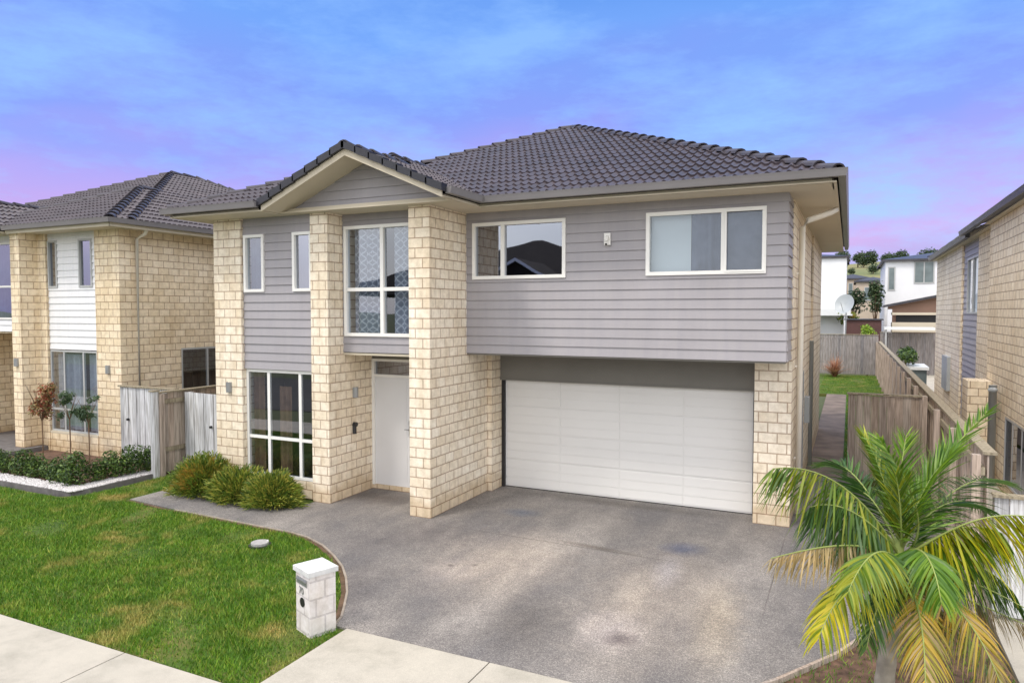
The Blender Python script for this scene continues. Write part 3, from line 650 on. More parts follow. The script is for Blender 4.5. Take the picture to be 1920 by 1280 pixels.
# bay on the left of its pillar, with the porch under it
npart('cladding', lambda b: (boards(b, (0, 10.9), X_, -21.5, -18.9, 3.05, 3.35), wall(b, (0, 10.92), X_, -21.5, -18.9, 3.05, 5.5, [(-21.4, -18.95, 3.37, 5.3)], .06)), M['whiteboard'])
window(nb, (0, 10.9), X_, -21.4, -18.93, 3.36, 5.32, mull=[-20.2], trans=[4.2], frame='white', proud=.04, curtains=[(-21.3, -19.0, 3.4, 5.25, 'dkcurtain', True)])
npart('porch_wall', lambda b: (b.box(-21.6, -18.5, 12.9, 13.0, 0, 3.1), b.box(-21.5, -18.9, 10.95, 12.9, 3.0, 3.04), b.box(-21.6, -21.5, 10.6, 12.9, 0, 5.5), b.box(-18.54, -18.44, 11.5, 12.9, 0, 3.0)), BN)
npart('porch_floor', lambda b: b.box(-23, -18.3, 9.6, 12.9, .0, .17), M['kerb'])
npart('garage_wall', lambda b: b.box(-28, -21.6, 12.2, 12.3, 0, 5.5), BN)
nplanes = [((-26.95, 11.0), (1, 0), (0, 1), 12.0, 6.0, NZ, [(-26.95, 11, 1, -1), (-14.95, 11, -1, -1)]),
           ((-14.95, 11.0), (0, 1), (-1, 0), 13.0, 6.0, NZ, [(-14.95, 11, 1, 1), (-14.95, 24, 1, -1)]),
           ((-26.95, 11.0), (0, 1), (1, 0), 13.0, 6.0, NZ, [(-26.95, 11, -1, 1), (-26.95, 24, -1, -1)], SL, False),
           ((-14.95, 24), (-1, 0), (0, -1), 12.0, 6.0, NZ, [(-14.95, 24, -1, 1), (-26.95, 24, 1, 1)], SL, False),
           ((-21.35, 10.5), (1, 0), (0, 1), 6.4, 3.2, NZ, [(-21.35, 10.5, 1, -1), (-14.95, 10.5, -1, -1)]),
           ((-14.95, 10.5), (0, 1), (-1, 0), 4.4, 3.2, NZ, [(-14.95, 10.5, 1, 1)]),
           ((-18.95, 10.0), (0, 1), (-1, 0), 3.4, 1.9, NZ, [(0, 9.9, 0, 1)]),
           ((-22.75, 10.0), (0, 1), (1, 0), 3.4, 1.9, NZ, [(0, 9.9, 0, 1)])]
kk = 3.2
nroof = hiproof(nb, nplanes, [((-14.95, 11.0, NZ), (-20.95, 17, NZ + 6 * SL)), ((-26.95, 11.0, NZ), (-20.95, 17, NZ + 6 * SL)), ((-20.95, 17, NZ + 6 * SL), (-20.95, 18, NZ + 6 * SL)), ((-20.95, 18, NZ + 6 * SL), (-14.95, 24, NZ)),
    ((-14.95, 10.5, NZ), (-18.15, 13.7, NZ + kk * SL)), ((-21.35, 10.5, NZ), (-18.15, 13.7, NZ + kk * SL)), ((-18.15, 13.7, NZ + kk * SL), (-18.15, 14.3, NZ + kk * SL)), ((-20.85, 9.95, NZ + 1.9 * SL), (-20.85, 13.0, NZ + 1.9 * SL))])
npart('gutter', lambda b: (gutter(b, [(-18.85, 10.5), (-14.95, 10.5), (-14.95, 24)], NZ),), M['gutter'])
npart('fascia', lambda b: fascia(b, [(-18.85, 10.5), (-14.95, 10.5), (-14.95, 24)], NZ - .18, NZ - .03), M['fascia'])
npart('soffit', lambda b: (b.box(-18.85, -14.97, 10.52, 11.15, NZ - .155, NZ - .13), b.box(-15.52, -14.97, 11.15, 24, NZ - .156, NZ - .13), b.box(-22.7, -18.85, 10.05, 11.15, NZ - .155, NZ - .13)), M['soffit'])
npart('barge_board', lambda b: b.quad([(-18.93, 9.97, NZ - .05), (-20.85, 9.97, NZ + 1.9 * SL - .03), (-20.85, 9.97, NZ + 1.9 * SL - .2), (-18.93, 9.97, NZ - .22)]), M['white'])
npart('downpipe', lambda b: b.tube([(-15.0, 11.5, NZ - .1), (-15.1, 11.5, NZ - .25), (-15.43, 11.52, NZ - .36), (-15.43, 11.52, .1)], .042), M['pipe'], smooth=True)
npart('wall_light', lambda b: lampbox(b, -15.95, 11.1, 2.08, (0, -1)), M['metal'])
npart('wall_light', lambda b: lampbox(b, -18.72, 10.62, 2.2, (0, -1)), M['metal'])
# ================================================================ RIGHT NEIGHBOUR
rn = thing('brick_house', 'beige block house at the right edge with dark eaves and a pale downpipe', 'house', (5, 20, 0))
BR = M['brickr']
def rpart(name, fn, m, **k): return part(name, fn, m, rn, **k)
# its west wall faces -x: direction (0,-1) gives normal (-1,0)
Dn = (0, -1)
def rw(b):
    wall(b, (2.95, 31.2), Dn, 0, 6.6, -.1, 5.56, ()); wall(b, (2.95, 21.6), Dn, 0, 2.65, -.1, 5.56, ())
    wall(b, (2.80, 18.95), Dn, 0, 7.8, -.1, 5.56, [(2.2, 5.2, .2, 1.5)])
    b.box(2.951, 10, 31.08, 31.2, -.1, 5.56); b.box(2.801, 10, 11.03, 11.15, -.1, 5.56)
rpart('side_wall', rw, BR)
rpart('cladding', lambda b: (boards(b, (3.03, 24.6), Dn, 0, 3.0, -.1, 5.56, [(.7, 2.7, 3.5, 5.05)]), wall(b, (3.04, 24.6), Dn, 0, 3.0, -.1, 5.55, [(.72, 2.68, 3.52, 5.03)], .05)), M['board'])
window(rn, (3.03, 24.6), Dn, .7, 2.7, 3.5, 5.05, mull=[1.7], frame='grey_al', proud=.03, curtains=[(.8, 2.6, 3.5, 5.0, 'blind', True)])
window(rn, (2.80, 18.95), Dn, 2.2, 5.2, .2, 1.5, mull=[2.9, 3.7], frame='grey_al', proud=.0, glass='glassr')
rplanes = [((2.72, 31.6), (0, -1), (1, 0), 9.6, 6.5, 5.62, [(2.72, 31.6, 1, -1) if 0 else (2.72, 31.6, -1, -1)]), ((2.58, 22.0), (0, -1), (1, 0), 11.5, 6.5, 5.62, [(2.58, 10.5, -1, 1)])]
rroof = hiproof(rn, rplanes, [((2.72, 31.6, 5.62), (9.2, 25.1, 5.62 + 6.5 * SL)), ((2.58, 10.5, 5.62), (9.1, 17, 5.62 + 6.5 * SL))], M['tiled'])
rpart('gutter', lambda b: (gutter(b, [(9, 31.6), (2.80, 31.6), (2.80, 22.0)][::1], 5.60), gutter(b, [(2.66, 22.0), (2.66, 10.5)], 5.64)), M['bargedk'])
rpart('soffit', lambda b: (b.box(2.82, 3.1, 18.97, 31.55, 5.50, 5.515), b.box(2.68, 2.9, 10.55, 18.97, 5.503, 5.518)), M['fascia'])
rpart('downpipe', lambda b: (b.tube([(2.68, 17.35, 2.05), (2.68, 17.35, -.1)], .075, 10), b.tube([(2.64, 17.35, 1.95), (2.64, 16.85, 2.0)], .05, 8)), M['gpipe'], smooth=True)
rpart('meter_box', lambda b: b.box(2.85, 2.949, 26.6, 28.0, 1.0, 2.1), M['gpipe'])
rpart('chimney_pier', lambda b: (b.box(2.35, 2.79, 18.2, 19.0, -.1, 2.05),), BR)
# ================================================================ GROUND
g = MB(); g.quad([(-1500, -1500, -.12), (1500, -1500, -.12), (1500, 2500, -.12), (-1500, 2500, -.12)]); struct('ground', g, M['ground'])
def arc(p, q, r, n): pass
curve = [(-12.3, 8.93), (-10.9, 8.80), (-9.6, 8.76), (-8.7, 8.72), (-8.1, 8.70), (-7.68, 8.62), (-7.2, 8.42), (-6.75, 8.13), (-6.35, 7.83), (-6.02, 7.50), (-5.70, 7.12), (-5.45, 6.75), (-5.29, 6.50), (-5.22, 6.28)]
drv = curve + [(-1.25, 6.28), (-.9, 6.75), (-.60, 7.15), (-.1, 7.95), (.25, 8.7), (.6, 9.75), (1.44, 9.75), (1.44, 13.0), (.02, 16.5), (-.84, 16.5), (-.84, 12.95), (-6.46, 12.95), (-6.46, 11.7), (-9.0, 11.7), (-9.0, 10.3), (-9.05, 9.75), (-11.6, 9.75), (-12.3, 9.95)]
g = MB(); g.prism(drv, -.12, 0.0); struct('driveway', g, M['drive'])
lawn = [(-60, 4.86), (-5.06, 4.86), (-5.04, 6.285)] + [(x - .07, y - .05) for x, y in curve[::-1]][1:-1] + [(-12.36, 8.9), (-12.36, 10.0), (-11.6, 9.86), (-9.06, 9.86), (-9.06, 10.45), (-13.4, 11.05), (-13.42, 10.2), (-13.45, 8.75), (-13.8, 8.5), (-60, 8.5)]
g = MB(); g.prism(lawn, -.12, -.025); struct('lawn', g, M['lawn'])
edge = MB()
for a, b in zip(curve, curve[1:]):
    a, b = Vector(a), Vector(b); d = (b - a).normalized(); n_ = Vector((-d.y, d.x)) * -1
    w0 = .02; w1 = .09
    edge.quad([(a.x - n_.x * -w0, a.y - n_.y * -w0, -.008), (b.x + n_.x * w0, b.y + n_.y * w0, -.008), (b.x + n_.x * w1, b.y + n_.y * w1, -.012), (a.x + n_.x * w1, a.y + n_.y * w1, -.012)])
struct('soil_edge', edge, M['dryedge'])
# thin pale concrete lip along the curve
lip = MB()
for a, b in zip(curve[1:], curve[2:]):
    a, b = Vector(a), Vector(b); d = (b - a).normalized(); lip.obox((a.x, a.y), (d.x, d.y), 0, (b - a).length + .004, 0, .028, -.06, .006)
struct('path_edging', lip, M['kerbc'])
g = MB()
for x0, x1 in ((-40, -13.4), (-13.385, -10.09), (-10.075, -6.79), (-6.775, -5.075), (1.5, 30)): g.box(x0, x1, 3.3, 4.82, -.12, .0)
struct('footpath', g, M['conc'])
g = MB()
g.prism([(-5.045, 4.84), (-3.25, 4.84), (-3.25, 6.27), (-5.045, 6.27)], -.12, .004); g.prism([(-3.235, 4.84), (-1.25, 4.84), (-1.25, 6.27), (-3.235, 6.27)], -.12, .004)
g.prism([(-5.06, .9), (1.49, .9), (1.49, 4.825), (-5.06, 4.825)], -.12, .002); struct('driveway_crossing', g, M['conc'])
g = MB(); g.box(-60, 60, -9, .8, -.13, -.10); struct('road', g, M['asphalt'])
bed = [(-1.25, 4.84), (1.5, 4.84), (1.5, 9.74), (.64, 9.74), (.28, 8.66), (-.07, 7.92), (-.57, 7.12), (-.87, 6.72), (-1.23, 6.28)]
g = MB(); g.prism(bed, -.12, -.02); struct('garden_bed', g, M['soil'])
g = MB()
be = [(-1.24, 6.28), (-.89, 6.74), (-.585, 7.14), (-.085, 7.94), (.265, 8.7), (.62, 9.72)]
for a, b in zip(be, be[1:]):
    a, b = Vector(a), Vector(b); d = (b - a).normalized(); g.obox((a.x, a.y), (d.x, d.y), 0, (b - a).length, -.0, .035, -.1, .035)
struct('bed_edging', g, M['fence'])
g = MB(); g.box(-.84, -.08, 16.5, 33.5, -.12, .0); struct('side_path', g, M['pathm'])
g = MB(); g.box(-.08, .14, 16.5, 33.5, -.12, .02); struct('weed_strip', g, M['moss'])
g = MB(); g.box(.14, 1.45, 16.62, 33.5, -.12, .0); g.box(-12, 1.45, 33.5, 43.9, -.12, .0); struct('back_lawn', g, M['lawn'])
g = MB(); g.box(1.55, 12, -2, 60, -.12, -.03); struct('neighbour_yard', g, M['conc'])
# neighbour's garden bed
g = MB(); g.prism([(-24, 8.62), (-14.0, 8.62), (-13.72, 8.68), (-13.6, 8.9), (-13.55, 9.2), (-13.55, 11.1), (-24, 11.1)], -.1, .06); struct('planting_bed', g, M['soil'])
g = MB(); pl = [(-24, 8.55), (-14.0, 8.55), (-13.65, 8.64), (-13.5, 8.95), (-13.48, 10.35)]
for a, b in zip(pl, pl[1:]):
    a, b = Vector(a), Vector(b); d = (b - a).normalized(); g.obox((a.x, a.y), (d.x, d.y), 0, (b - a).length + .02, -.05, .0, -.1, .07)
struct('bed_kerb', g, M['kerb'])
# pebbles along the kerb
pb = MB()
def ico(mb, c, r, sq=.7):
    t = (1 + 5 ** .5) / 2; vs = [Vector(v).normalized() for v in ((-1, t, 0), (1, t, 0), (-1, -t, 0), (1, -t, 0), (0, -1, t), (0, 1, t), (0, -1, -t), (0, 1, -t), (t, 0, -1), (t, 0, 1), (-t, 0, -1), (-t, 0, 1))]
    fs = ((0, 11, 5), (0, 5, 1), (0, 1, 7), (0, 7, 10), (0, 10, 11), (1, 5, 9), (5, 11, 4), (11, 10, 2), (10, 7, 6), (7, 1, 8), (3, 9, 4), (3, 4, 2), (3, 2, 6), (3, 6, 8), (3, 8, 9), (4, 9, 5), (2, 4, 11), (6, 2, 10), (8, 6, 7), (9, 8, 1))
    b = len(mb.v); mb.v += [(c[0] + v.x * r, c[1] + v.y * r * random.uniform(.7, 1.1), c[2] + v.z * r * sq) for v in vs]
    for f in fs: mb.f.append(tuple(b + i for i in f)); mb.mi.append(0); mb.uv += [(0, 0)] * 3
for i in range(4200):
    if i % 3: x = random.uniform(-19, -13.6); y = random.uniform(8.6, 8.98)
    else: x = random.uniform(-13.95, -13.55); y = random.uniform(8.66, 10.5)
    ico(pb, (x, y, .068), random.uniform(.018, .036))
o = obj('white_pebbles', pb, M['pebble'], smooth=True); o['kind'] = 'stuff'; o['label'] = 'white pebbles lying along the kerb of the hedge bed'; o['category'] = 'pebbles'
# ---------------------------------------------------------------- grass blades
def inside(poly, xs, ys):
    r = np.zeros(len(xs), bool); n = len(poly)
    for i in range(n):
        x1, y1 = poly[i]; x2, y2 = poly[(i + 1) % n]
        c = ((y1 > ys) != (y2 > ys)) & (xs < (x2 - x1) * (ys - y1) / (y2 - y1 + 1e-12) + x1); r ^= c
    return r
def blades(name, regions, label):
    P_ = []
    for poly, n, z in regions:
        a = np.array(poly); xs = rng.uniform(a[:, 0].min(), a[:, 0].max(), n); ys = rng.uniform(a[:, 1].min(), a[:, 1].max(), n)
        k = inside(poly, xs, ys); xs, ys = xs[k], ys[k]
        P_.append(np.stack([xs, ys, np.full(len(xs), z)], 1))
    Pn = np.concatenate(P_); n = len(Pn)
    # patchy height
    hh = np.array([noise.noise(Vector((x * 1.2, y * 1.2, 0))) for x, y in Pn[:, :2]])
    keep = rng.uniform(0, 1, n) < np.clip(1.0 - np.maximum(0, hh - .15) * 1.6, .25, 1); Pn = Pn[keep]; hh = hh[keep]; n = len(Pn)
    h = (rng.uniform(.022, .062, n)) * (1 - .6 * np.clip(hh, -.6, .8)); h = h * np.where(rng.uniform(0, 1, n) > .975, 1.8, 1.); th = rng.uniform(0, 2 * PI, n); w = rng.uniform(.003, .0065, n)
    ln = rng.uniform(.2, .9, n) * h; ph = rng.uniform(0, 2 * PI, n)
    dx, dy = np.cos(th) * w, np.sin(th) * w
    V = np.zeros((n, 3, 3)); V[:, 0] = Pn + np.stack([dx, dy, np.zeros(n)], 1); V[:, 1] = Pn - np.stack([dx, dy, np.zeros(n)], 1)
    V[:, 2] = Pn + np.stack([np.cos(ph) * ln, np.sin(ph) * ln, h], 1)
    me = bpy.data.meshes.new(name); me.vertices.add(n * 3); me.vertices.foreach_set('co', V.ravel().astype(np.float32))
    me.loops.add(n * 3); me.loops.foreach_set('vertex_index', np.arange(n * 3, dtype=np.int32))
    me.polygons.add(n); me.polygons.foreach_set('loop_start', np.arange(0, n * 3, 3, dtype=np.int32)); me.polygons.foreach_set('loop_total', np.full(n, 3, dtype=np.int32))
    me.update(calc_edges=True); me.materials.append(M['blade'])
    o = bpy.data.objects.new(name, me); C.objects.link(o); o['kind'] = 'stuff'; o['label'] = label; o['category'] = 'grass'
near = [p for p in lawn if p[0] > -50]
ctp = [(x - .075, y - .06) for x, y in curve]
front = [(-17.5, 4.85), (-5.065, 4.85), (-5.06, 6.15)] + ctp[::-1][1:] + [(-12.45, 9.6), (-11.9, 10.2), (-11.55, 10.6), (-13.36, 11.0), (-13.38, 8.7), (-13.6, 8.45), (-17.5, 8.45)]
blades('lawn_grass', [(front, 350000, -.025)], 'green lawn with dry patches in front of the houses')
blades('back_grass', [([(-1.2, 33.6), (1.4, 33.6), (1.4, 43.8), (-1.2, 43.8)], 22000, .0), ([(-.06, 16.6), (.13, 16.6), (.13, 33.4), (-.06, 33.4)], 5000, .02)], 'strip of grass at the end of the side path')
blades('bed_grass', [(bed, 7000, -.02)], 'thin grass under the palm beside the driveway')
# ================================================================ FENCES
def fence(name, label, a, b, z0, z1, m, rails=1, railm='rail', cap=True, bw=.145, postgap=2.2, group=None, knob=None, railz=(.3, .9), thick=.018, raise_=0):
    a, b = Vector(a), Vector(b); d = (b - a); ln = d.length; d.normalize(); o = (a.x, a.y); dd = (d.x, d.y)
    t = thing(name, label, 'gate' if 'gate' in name else 'fence', (a.x, a.y, z0), group)
    mb = MB(); n = max(1, round(ln / bw)); w = ln / n
    for i in range(n):
        j = random.uniform(-.008, .008)
        mb.obox(o, dd, i * w + .003, (i + 1) * w - .003, (j if i % 2 else 0) * .3, thick + (.012 if i % 2 else 0), z0 + .02 + abs(j), z1 + j)
    obj('palings', mb, M[m], t)
    if cap:
        c = MB(); c.obox(o, dd, -.02, ln + .02, -.075, thick + .045, z1 + .012, z1 + .045); obj('capping', c, M[railm], t)
    H = z1 - z0
    for f in railz:
        r = MB(); r.obox(o, dd, .0, ln, -.05 if rails > 0 else thick + .02, -.001 if rails > 0 else thick + .06, z0 + H * f - .045, z0 + H * f + .045); obj('rail', r, M[railm], t)
    k = 0.0; np_ = max(1, round(ln / postgap))
    for i in range(np_ + 1):
        s_ = min(max(ln * i / np_, .05), ln - .05); r = MB()
        if rails > 0: r.obox(o, dd, s_ - .045, s_ + .045, -.145, -.052, z0 - .1, z1)
        else: r.obox(o, dd, s_ - .045, s_ + .045, thick + .062, thick + .15, z0 - .1, z1)
        obj('post', r, M[m], t)
    if knob:
        r = MB(); s_, z = knob; p = P3(o, dd, s_, thick + .012, z); q = P3(o, dd, s_, thick + .06, z); r.tube([p, q], .028, 10); obj('latch', r, M['black'], t)
    return t
# facing: normal (right-hand side) is the paling face
fence('timber_gate', 'whitewashed timber gate between the left house and the boundary post', (-15.40, 11.0), (-13.56, 11.0), .1, 1.80, 'fencew', knob=(.30, 1.06))
fence('timber_gate', 'whitewashed timber gate beside the left block pillar of the grey house', (-13.40, 11.12), (-11.62, 11.12), .05, 1.76, 'fencew', knob=(.84, 1.04), cap=False)
fence('paling_fence', 'brown boundary fence with rails between the two whitewashed gates', (-13.48, 24), (-13.48, 10.50), .02, 1.78, 'fence', rails=-1, cap=True) if 0 else None
t = fence('paling_fence', 'brown boundary fence with rails between the two whitewashed gates', (-13.50, 22.0), (-13.50, 10.46), .02, 1.78, 'fence', rails=1)
# rails face the grey house
pz = thing('fence_post', 'pale square timber post at the corner of the hedge bed', 'post', (-13.47, 10.40, 0))
g = MB(); g.box(-13.53, -13.41, 10.33, 10.45, -.05, 1.84); o = obj('post', g, M['fencew'], pz); bevel(o, .012, 2)
g = MB(); g.box(-13.55, -13.39, 10.31, 10.47, 1.842, 1.87); obj('cap', g, M['rail'], pz)
fence('timber_gate', 'plain brown paling screen standing across the passage right of the garage', (.0, 16.62), (1.46, 16.62), .0, 1.80, 'fence', postgap=1.5)
fence('paling_fence', 'long brown boundary fence running back along the right-hand house', (1.50, 43.9), (1.50, 9.80), .0, 1.88, 'fence', rails=-1)
fence('paling_fence', 'dark grey paling fence across the end of the back lawn', (-12, 44.0), (1.45, 44.0), .05, 2.25, 'fencedk')
fence('low_fence', 'low pale grey fence behind the palm at the right edge', (1.56, 9.80), (6.5, 9.80), .0, 1.40, 'fencew', cap=True)
fence('paling_fence', 'grey paling fence behind the neighbouring patio', (1.6, 46.2), (9, 46.2), .0, 2.35, 'fencedk')
# ================================================================ FOLIAGE
def leafcloud(mb, c, rad, n, size, shape=None, hollow=.55, up=.3, aspect=.5, zmin=None, ymax=None):
    """leaf-sized quads spread through a lumpy volume"""
    c = Vector(c); k = 0; tries = 0
    lumps = [(Vector((random.uniform(-.5, .5) * rad[0], random.uniform(-.5, .5) * rad[1], random.uniform(-.5, .5) * rad[2])), random.uniform(.45, .75)) for _ in range(9)]
    while k < n and tries < n * 20:
        tries += 1
        lc, ls = random.choice(lumps)
        v = Vector((random.gauss(0, 1), random.gauss(0, 1), random.gauss(0, 1))).normalized() * random.uniform(hollow, 1) ** .5 * ls
        p = c + lc + Vector((v.x * rad[0], v.y * rad[1], v.z * rad[2]))
        if zmin is not None and p.z < zmin: continue
        if ymax is not None and p.y > ymax: continue
        nrm = (v + Vector((random.uniform(-.7, .7), random.uniform(-.7, .7), random.uniform(-.3, .9) + up))).normalized()
        t = nrm.cross(Vector((random.uniform(-1, 1), random.uniform(-1, 1), random.uniform(-1, 1)))).normalized(); b = nrm.cross(t)
        s_ = size * random.uniform(.6, 1.3)
        mb.quad([p - t * s_ , p + b * s_ * aspect, p + t * s_, p - b * s_ * aspect], uv=[(0, 0)] * 4); k += 1
def hedge_plant(mb, c, r, h, n, size=.028):
    leafcloud(mb, (c[0], c[1], c[2] + h * .55), (r, r, h * .55), n, size, zmin=c[2] + .02)
hed = thing('hedge_shrub', '', 'shrub', (0, 0, 0)); mbh = MB(); hedge_plant(mbh, (0, 0, 0), .235, .48, 1150)
core = obj('foliage', mbh, M['leafdk'], hed)
g = MB()
for a in range(5): g.tube([(0, 0, -.02), (math.cos(a * 1.3) * .07, math.sin(a * 1.3) * .07, .16)], .008, 5)
stm = obj('stem', g, M['bark'], hed)
spots = [(-16.95, 9.08, 'at the left edge of the picture'), (-16.45, 9.06, 'second from the left edge of the picture'), (-15.95, 9.08, 'below the red-leaved standard'), (-15.48, 9.05, 'between the red-leaved standard and the first dark standard'),
         (-15.0, 9.08, 'fifth from the left in the kerb row'), (-14.55, 9.04, 'sixth from the left in the kerb row'), (-14.12, 9.0, 'fuller than the rest, at the bend of the bed'), (-13.98, 9.38, 'first one after the bend of the bed'),
         (-13.95, 9.78, 'second one after the bend of the bed'), (-13.92, 10.15, 'third one after the bend, next to last before the gate'), (-13.9, 10.5, 'tucked against the gate and corner post')]
for i, (x, y, wh) in enumerate(spots):
    if i == 0: r = hed
    else:
        r = hed.copy(); C.objects.link(r)
        for ch in (core, stm):
            q = ch.copy(); C.objects.link(q); q.parent = r
    s_ = random.uniform(.92, 1.15) * (1.2 if i == 6 else 1) * (1.18 if i > 7 else 1)
    r.location = (x, y, .06); r.scale = (s_ * .95, s_ * .95, s_ * random.uniform(.9, 1.05)); r.rotation_euler = (0, 0, i * 1.7)
    r['label'] = 'small dark green hedge shrub ' + wh; r['group'] = 'low hedge shrubs along the kerb'; r['category'] = 'shrub'
def standard(name, label, x, y, z0, ztop, zb, r, leaf, nst, n, size, vase=False):
    t = thing(name, label, 'plant', (x, y, z0)); g = MB()
    g.tube([(x, y, z0 - .05), (x + .01, y, z0 + .4), (x, y, zb + .05)], .014, 7)
    for k in range(nst):
        a = 2 * PI * k / nst + random.random(); e = Vector((x + math.cos(a) * r * .75, y + math.sin(a) * r * .75, ztop - random.uniform(.05, .3)))
        g.tube([(x, y, zb), tuple(Vector((x, y, zb)).lerp(e, .5) + Vector((0, 0, .04))), tuple(e)], .008, 5, .003)
    obj('stem', g, M['bark'], t); f = MB(); h = ztop - zb
    for k in range(9 if not vase else 12):
        a = random.random() * 6.28; hh = random.random(); rr = r * (.25 + .75 * hh if vase else random.uniform(.3, .9))
        leafcloud(f, (x + math.cos(a) * rr * .7, y + math.sin(a) * rr * .7, zb + .08 + hh * h * .85), (r * .36, r * .36, h * .16), n // 10, size, hollow=.1)
    obj('foliage', f, leaf, t); return t
standard('standard_shrub', 'red-leaved vase-shaped standard in the hedge bed before the left house', -17.25, 10.3, .12, 1.98, .95, .42, M['leafr'], 11, 2000, .034, True)
standard('standard_shrub', 'thin dark green standard in front of the middle of the big left window', -16.3, 10.35, .12, 1.72, 1.05, .32, M['leafm'], 7, 800, .037)
standard('standard_shrub', 'sparse dark green standard beside the right end of the big left window', -15.62, 10.35, .12, 1.66, 1.0, .29, M['leafm'], 7, 650, .036)
# leafy tufted shrubs under the front window
def tuft(name, label, c, rx, ry, h, n, leaf, ymax):
    t = thing(name, label, 'bush', (c[0], c[1], 0)); f = MB(); c = Vector(c)
    for k in range(n):
        a = random.uniform(0, 2 * PI); el = math.asin(random.uniform(.02, 1)); rr = random.uniform(.45, 1.0)
        d = Vector((math.cos(a) * math.cos(el) * rx, math.sin(a) * math.cos(el) * ry, math.sin(el) * h * .95))
        lump = 1 + .22 * noise.noise(Vector((d.x * 4, d.y * 4 + c.x, d.z * 4)))
        p = c + d * rr * lump
        if p.y > ymax: p.y = ymax - random.uniform(0, .1)
        out = (d.normalized() + Vector((0, 0, random.uniform(.1, .9))) + Vector((random.uniform(-.5, .5), random.uniform(-.5, .5), 0))).normalized()
        ll = random.uniform(.08, .17); sd = out.cross(Vector((random.uniform(-1, 1), random.uniform(-1, 1), .3))).normalized() * random.uniform(.006, .012)
        p.z = max(p.z, .03); mid = p + out * ll * .55; tip = p + out * ll + Vector((0, 0, -ll * .25)) + Vector((out.x, out.y, 0)) * ll * .2
        if tip.y > ymax: tip.y = ymax
        b = len(f.v); f.v += [tuple(p - sd * .5), tuple(p + sd * .5), tuple(mid + sd), tuple(mid - sd), tuple(tip)]
        f.f += [(b, b + 1, b + 2, b + 3), (b + 3, b + 2, b + 4)]; f.mi += [0, 0]; f.uv += [(0, 0)] * 7
    # split leaf tones: main mesh; orange tips are a second mesh
    obj('foliage', f, leaf, t)
    g = MB()
    for k in range(14):
        a = random.uniform(0, 6.28); q = random.uniform(.3, .8); g.tube([(c.x + math.cos(a) * .05, c.y + math.sin(a) * .05, -.02), (c.x + math.cos(a) * rx * q, min(ymax - .05, c.y + math.sin(a) * ry * q), h * .6)], .008, 4, .003)
    obj('stem', g, M['bark'], t); return t
YM = 10.27
b1 = tuft('tufted_bush', 'tall gold and orange tipped bush before the left block pillar', (-11.42, 9.90, 0), .74, .58, .78, 8500, M['leafo'], YM)
f = tuft('tufted_bush', 'green-gold spiky bush in the middle of the three under the front window', (-10.42, 9.82, 0), .68, .50, .62, 7500, M['leafg'], YM)
f = tuft('tufted_bush', 'green-gold spiky bush against the second block pillar', (-9.58, 9.80, 0), .58, .46, .62, 6800, M['leafg'], YM)
# ================================================================ PALM
fwv = Vector((-math.sin(YAW) * math.cos(PIT), math.cos(YAW) * math.cos(PIT), -math.sin(PIT))); rtv = Vector((math.cos(YAW), math.sin(YAW), 0)); upv = rtv.cross(fwv)
def at(u, v, k): return Vector((0, 0, HC)) + (fwv + rtv * ((u - CX) / F) + upv * ((CY - v) / F)) * k
pc = at(1686, 1045, 6.15)
palm = thing('palm', 'young palm with arching yellow and green fronds beside the driveway', 'palm', (pc.x - .12, pc.y - .15, 0))
g = MB(); base = Vector((pc.x - .14, pc.y - .16, -.1)); tp = []
for i in range(23):
    q = i / 22; p = base.lerp(pc, q); tp.append(p)
n = 12; prev = None
for i, p in enumerate(tp):
    r_ = .085 - .03 * i / 22 + (.006 if i % 2 else 0); b = len(g.v)
    g.v += [(p.x + math.cos(2 * PI * j / n) * r_, p.y + math.sin(2 * PI * j / n) * r_, p.z) for j in range(n)]
    if prev is not None:
        for j in range(n): g.f.append((prev + j, prev + (j + 1) % n, b + (j + 1) % n, b + j)); g.mi.append(0); g.uv += [(0, 0)] * 4
    prev = b
obj('trunk', g, M['trunk'], palm, smooth=True)
g = MB(); g.tube([tuple(pc + Vector((0, 0, -.12))), tuple(pc + Vector((.0, .0, .2))), tuple(pc + Vector((-.01, .03, .62)))], .05, 10, .014); obj('crownshaft', g, M['rachis'], palm, smooth=True)
def bez(P, t):
    P = list(P)
    while len(P) > 1: P = [a.lerp(b, t) for a, b in zip(P, P[1:])]
    return P[0]
